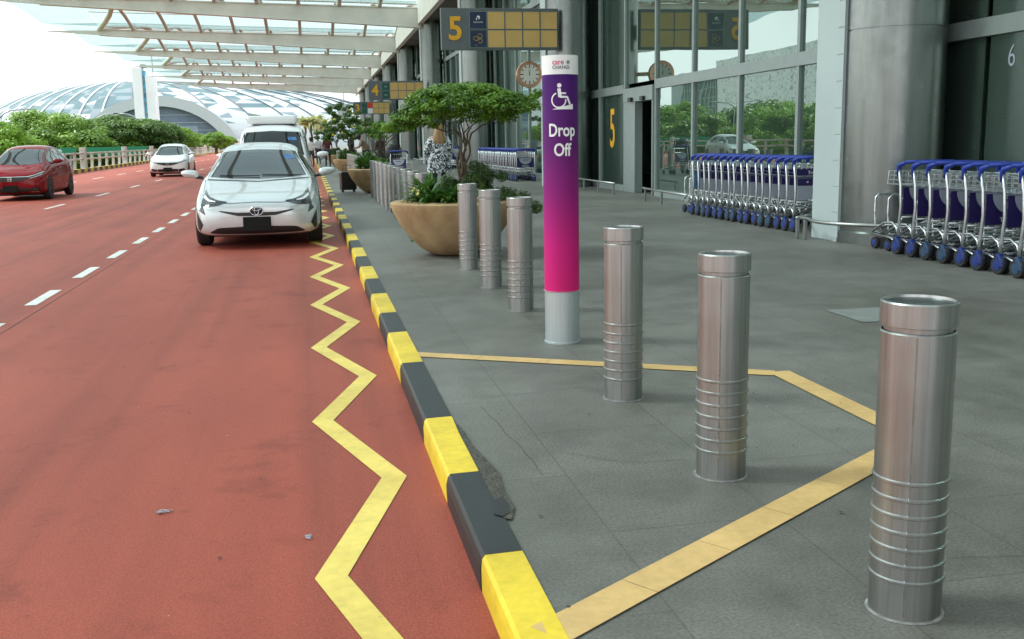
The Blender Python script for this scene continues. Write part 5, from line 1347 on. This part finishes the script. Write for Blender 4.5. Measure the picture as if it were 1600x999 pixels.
J0 = dict(pel=(0, 0, .93), bel=(0, 0, 1.07), che=(0, .01, 1.32), nek=(0, .01, 1.45), jaw=(0, -.02, 1.53), hed=(0, 0, 1.61),
          shL=(-.17, .01, 1.39), elL=(-.24, .02, 1.12), wrL=(-.24, -.06, .88), haL=(-.235, -.08, .80), shR=(.17, .01, 1.39), elR=(.24, .02, 1.12), wrR=(.24, -.06, .88), haR=(.235, -.08, .80),
          hiL=(-.09, 0, .88), knL=(-.10, -.01, .50), anL=(-.10, .02, .08), toL=(-.11, -.13, .035), hiR=(.09, 0, .88), knR=(.10, -.03, .50), anR=(.10, .0, .08), toR=(.11, -.15, .035))
R0 = dict(pel=(.15, .11), bel=(.13, .10), che=(.15, .11), nek=(.055, .055), jaw=(.065, .07), hed=(.082, .095), shL=.062, elL=.045, wrL=.03, haL=(.035, .02), shR=.062, elR=.045, wrR=.03, haR=(.035, .02),
          hiL=.09, knL=.06, anL=.042, toL=.035, hiR=.09, knR=.06, anR=.042, toR=.035)
def moved(**k): d_ = dict(J0); d_.update(k); return d_
m_blouse = twotone('black_white_floral', (.02, .02, .025), (.7, .72, .75), 8.5, .50, .8, 3, 3.0)
m_trou = mat('dark_trousers', (.03, .035, .05), .8)
m_khaki = mat('khaki_shirt', (.20, .15, .10), .85); m_whitesh = mat('white_shirt', (.7, .7, .7), .8); m_brown = mat('dark_brown_top', (.06, .035, .03), .85)
# blond woman, back to the camera (rz = pi -> faces away)
wm = person((2.74, 22, 0), PI+.1, 'blond long haired woman from behind in a black and white patterned blouse', moved(elL=(-.25, .0, 1.12), wrL=(-.20, -.16, 1.02), haL=(-.15, -.22, 1.04), elR=(.25, 0, 1.12), wrR=(.20, -.16, 1.0), haR=(.15, -.22, 1.0)), dict(R0), m_skin, None, None, 'long', .965, None, m_trou)
b = MB()
secs = [(1.44, .07, .06), (1.41, .17, .09), (1.37, .215, .115), (1.28, .215, .125), (1.15, .205, .125), (1.02, .235, .18), (.90, .262, .205), (.76, .27, .20), (.64, .26, .19)]
n = 28; vs = []; fs = []
for j, (z, rx, ry) in enumerate(secs):
    for i in range(n):
        a = 2*PI*i/n; k = 1+.04*math.sin(a*5+j)*(j/8); vs.append((rx*k*math.cos(a), .0+ry*k*math.sin(a), z))
for j in range(len(secs)-1):
    for i in range(n): fs.append((j*n+i, j*n+(i+1) % n, (j+1)*n+(i+1) % n, (j+1)*n+i))
b.add(vs, fs)
for s in (-1, 1): b.tube([(s*.16, .0, 1.395), (s*.225, .0, 1.25), (s*.262, .0, 1.10), (s*.235, -.10, 1.04)], [.07, .085, .085, .07], 12)
b.build('blouse', m_blouse, wm, smooth=True)
b = MB(); vs = []; fs = []; hs = [(1.725, .02, .02, 0), (1.71, .055, .06, 0), (1.67, .088, .095, .0), (1.61, .10, .11, .012), (1.54, .105, .105, .02), (1.47, .12, .095, .04), (1.40, .135, .08, .06), (1.33, .135, .065, .085), (1.28, .11, .04, .10)]
for j, (z, rx, ry, oy) in enumerate(hs):
    for i in range(24):
        a = 2*PI*i/24; k = 1+.06*math.sin(a*9+j*.4); vs.append((rx*k*math.cos(a), oy+.02+ry*k*math.sin(a)*(1 if math.sin(a) > 0 else .55), z+.01*math.sin(a*7)))
for j in range(len(hs)-1):
    for i in range(24): fs.append((j*24+i, j*24+(i+1) % 24, (j+1)*24+(i+1) % 24, (j+1)*24+i))
b.add(vs, fs); b.build('hair', m_blond, wm, smooth=True)
# man in khaki bending to the left
person((2.28, 41.2, 0), -PI/2, 'man in a khaki shirt leaning forward behind the second planter', moved(che=(0, -.16, 1.27), nek=(0, -.23, 1.37), jaw=(0, -.29, 1.42), hed=(0, -.31, 1.49), shL=(-.16, -.18, 1.33), elL=(-.2, -.28, 1.10), wrL=(-.1, -.45, 1.06), haL=(-.06, -.50, 1.08), shR=(.16, -.18, 1.33), elR=(.2, -.28, 1.10), wrR=(.1, -.45, 1.04), haR=(.05, -.5, 1.06)), dict(R0, bel=(.16, .14), che=(.17, .13)), m_skind, 'short', None, 'short', 1, m_khaki, m_trou)
person((2.62, 38.5, 0), .6, 'person in dark brown clothes standing behind the black backpack', moved(), R0, m_skind, 'long', None, 'short', .92, m_brown, m_trou)
person((.20, 60, RZ), PI, 'distant person in a white shirt left of the van mirror gap', moved(), R0, m_skind, 'short', None, 'short', 1, m_whitesh, m_trou)
person((.62, 63, 0), PI+.4, 'second distant person in white stepping off the kerb', moved(knL=(-.10, -.12, .5), anL=(-.1, .02, .1)), R0, m_skind, 'long', None, 'short', .97, m_whitesh, m_trou)
person((.98, 53, 0), .3, 'distant person in a dark red top half hidden by planter leaves', moved(), R0, m_skind, 'short', None, 'short', 1, mat('dark_red_top', (.10, .02, .02), .8), m_trou)
person((1.95, 47, 0), 1.2, 'person in black standing behind the third planter', moved(), R0, m_skind, 'long', None, 'short', .98, m_blackh, m_trou)

# ------------------------------------------------------------------ luggage
def suitcase(name, loc, rz, size, m, lab):
    o = empty(name, loc, rz, lab, 'suitcase'); w_, d_, h_ = size
    b = MB(); b.box(-w_/2, w_/2, -d_/2, d_/2, .06, .06+h_); b.build('shell', m, o, bevel=.03)
    b = MB()
    for i in range(4): b.box(-w_/2+.05+i*(w_-.1)/3-.008, -w_/2+.05+i*(w_-.1)/3+.008, -d_/2-.006, -d_/2+.001, .1, h_)
    b.build('ribs', m_rubber, o)
    b = MB(); b.tube([(-.1, d_/2-.03, .05+h_), (-.1, d_/2-.03, .22+h_), (.1, d_/2-.03, .22+h_), (.1, d_/2-.03, .05+h_)], .01, 6); b.build('pull_handle', m_blackpl, o)
    for sx in (-1, 1):
        for sy in (-1, 1):
            b = MB(); b.lathe([(.03, -.012), (.03, .012)], 12, c=(sx*(w_/2-.05), sy*(d_/2-.05), .03), axis='x'); b.build('wheel', m_rubber, o)
    return o
suitcase('suitcase', (1.0, 27.5, 0), .2, (.40, .26, .48), m_blackpl, 'black wheeled suitcase standing in the shade of the second planter')
suitcase('suitcase', (1.02, 67, .20), .1, (.5, .5, .95), mat('grey_blue_case', (.22, .28, .33), .5), 'tall grey blue case at the kerb beyond the van mirror')
tr = copy_tree(protos[('purple', 0)]); tr.location = (2.86, 33.4, 0); tr.rotation_euler = (0, 0, -.5); tag(tr, 'single luggage trolley loaded with a black backpack behind the second planter', 'luggage trolley'); 
if 'group' in tr: del tr['group']
b = MB(); b.lathe([(.16, 0), (.22, .08), (.235, .3), (.21, .48), (.12, .58), (0, .60)], 20, cap=True); b.v = [(v[0], v[1]*.65, v[2]) for v in b.v]
bp_ = empty('backpack', (2.70, 33.7, .62), 0, 'round black backpack on top of the single luggage trolley', 'backpack')
b.build('bag', m_blackh, bp_, smooth=True)
b = MB(); b.tube([(.1, .0, .52), (.22, 0, .56), (.27, 0, .42), (.26, 0, .15)], .018, 6); b.build('strap', m_rubber, bp_, smooth=True)
ps = empty('pushchair', (2.3, 34.6, 0), 0, 'black pushchair hood and frame left of the backpack', 'pushchair')
b = MB()
for s in (-.2, .2): b.tube([(s, .3, .06), (s, -.1, .95), (s, -.2, 1.05)], .014, 6); b.tube([(s, -.3, .06), (s, .15, .6)], .014, 6)
b.tube([(-.2, -.2, 1.05), (.2, -.2, 1.05)], .018, 6); b.build('frame', m_blackpl, ps, smooth=True)
b = MB(); b.lathe([(.26, .55), (.27, .75), (.22, .92), (.1, 1.0), (0, 1.02)], 16, cap=True); b.build('hood', m_blackh, ps, smooth=True)
b = MB(); b.box(-.18, .18, -.15, .2, .35, .6); b.build('seat', m_blackh, ps, bevel=.04)
for x in (-.2, .2):
    for y in (-.3, .3):
        b = MB(); b.lathe([(.07, -.015), (.07, .015)], 16, c=(x, y, .07), axis='x'); b.build('wheel', m_rubber, ps)

# ------------------------------------------------------------------ small litter
for i, (x, y, s_, l) in enumerate([(-.62, 4.02, .012, 'crumpled white paper scrap on the near red road'), (-.07, 3.62, .008, 'tiny white scrap near the zigzag line')]):
    b = MB()
    for j in range(14): leafquad(b, (R.uniform(-.03, .03)*(.9 if i == 0 else .3), R.uniform(-.02, .02), .004+R.uniform(0, .003)), (R.uniform(-.3, .3), R.uniform(-.3, .3), 1), s_, .5)
    tag(b.build('litter', m_adwhite, None, loc=(x, y, RZ+.0015)), l, 'litter')
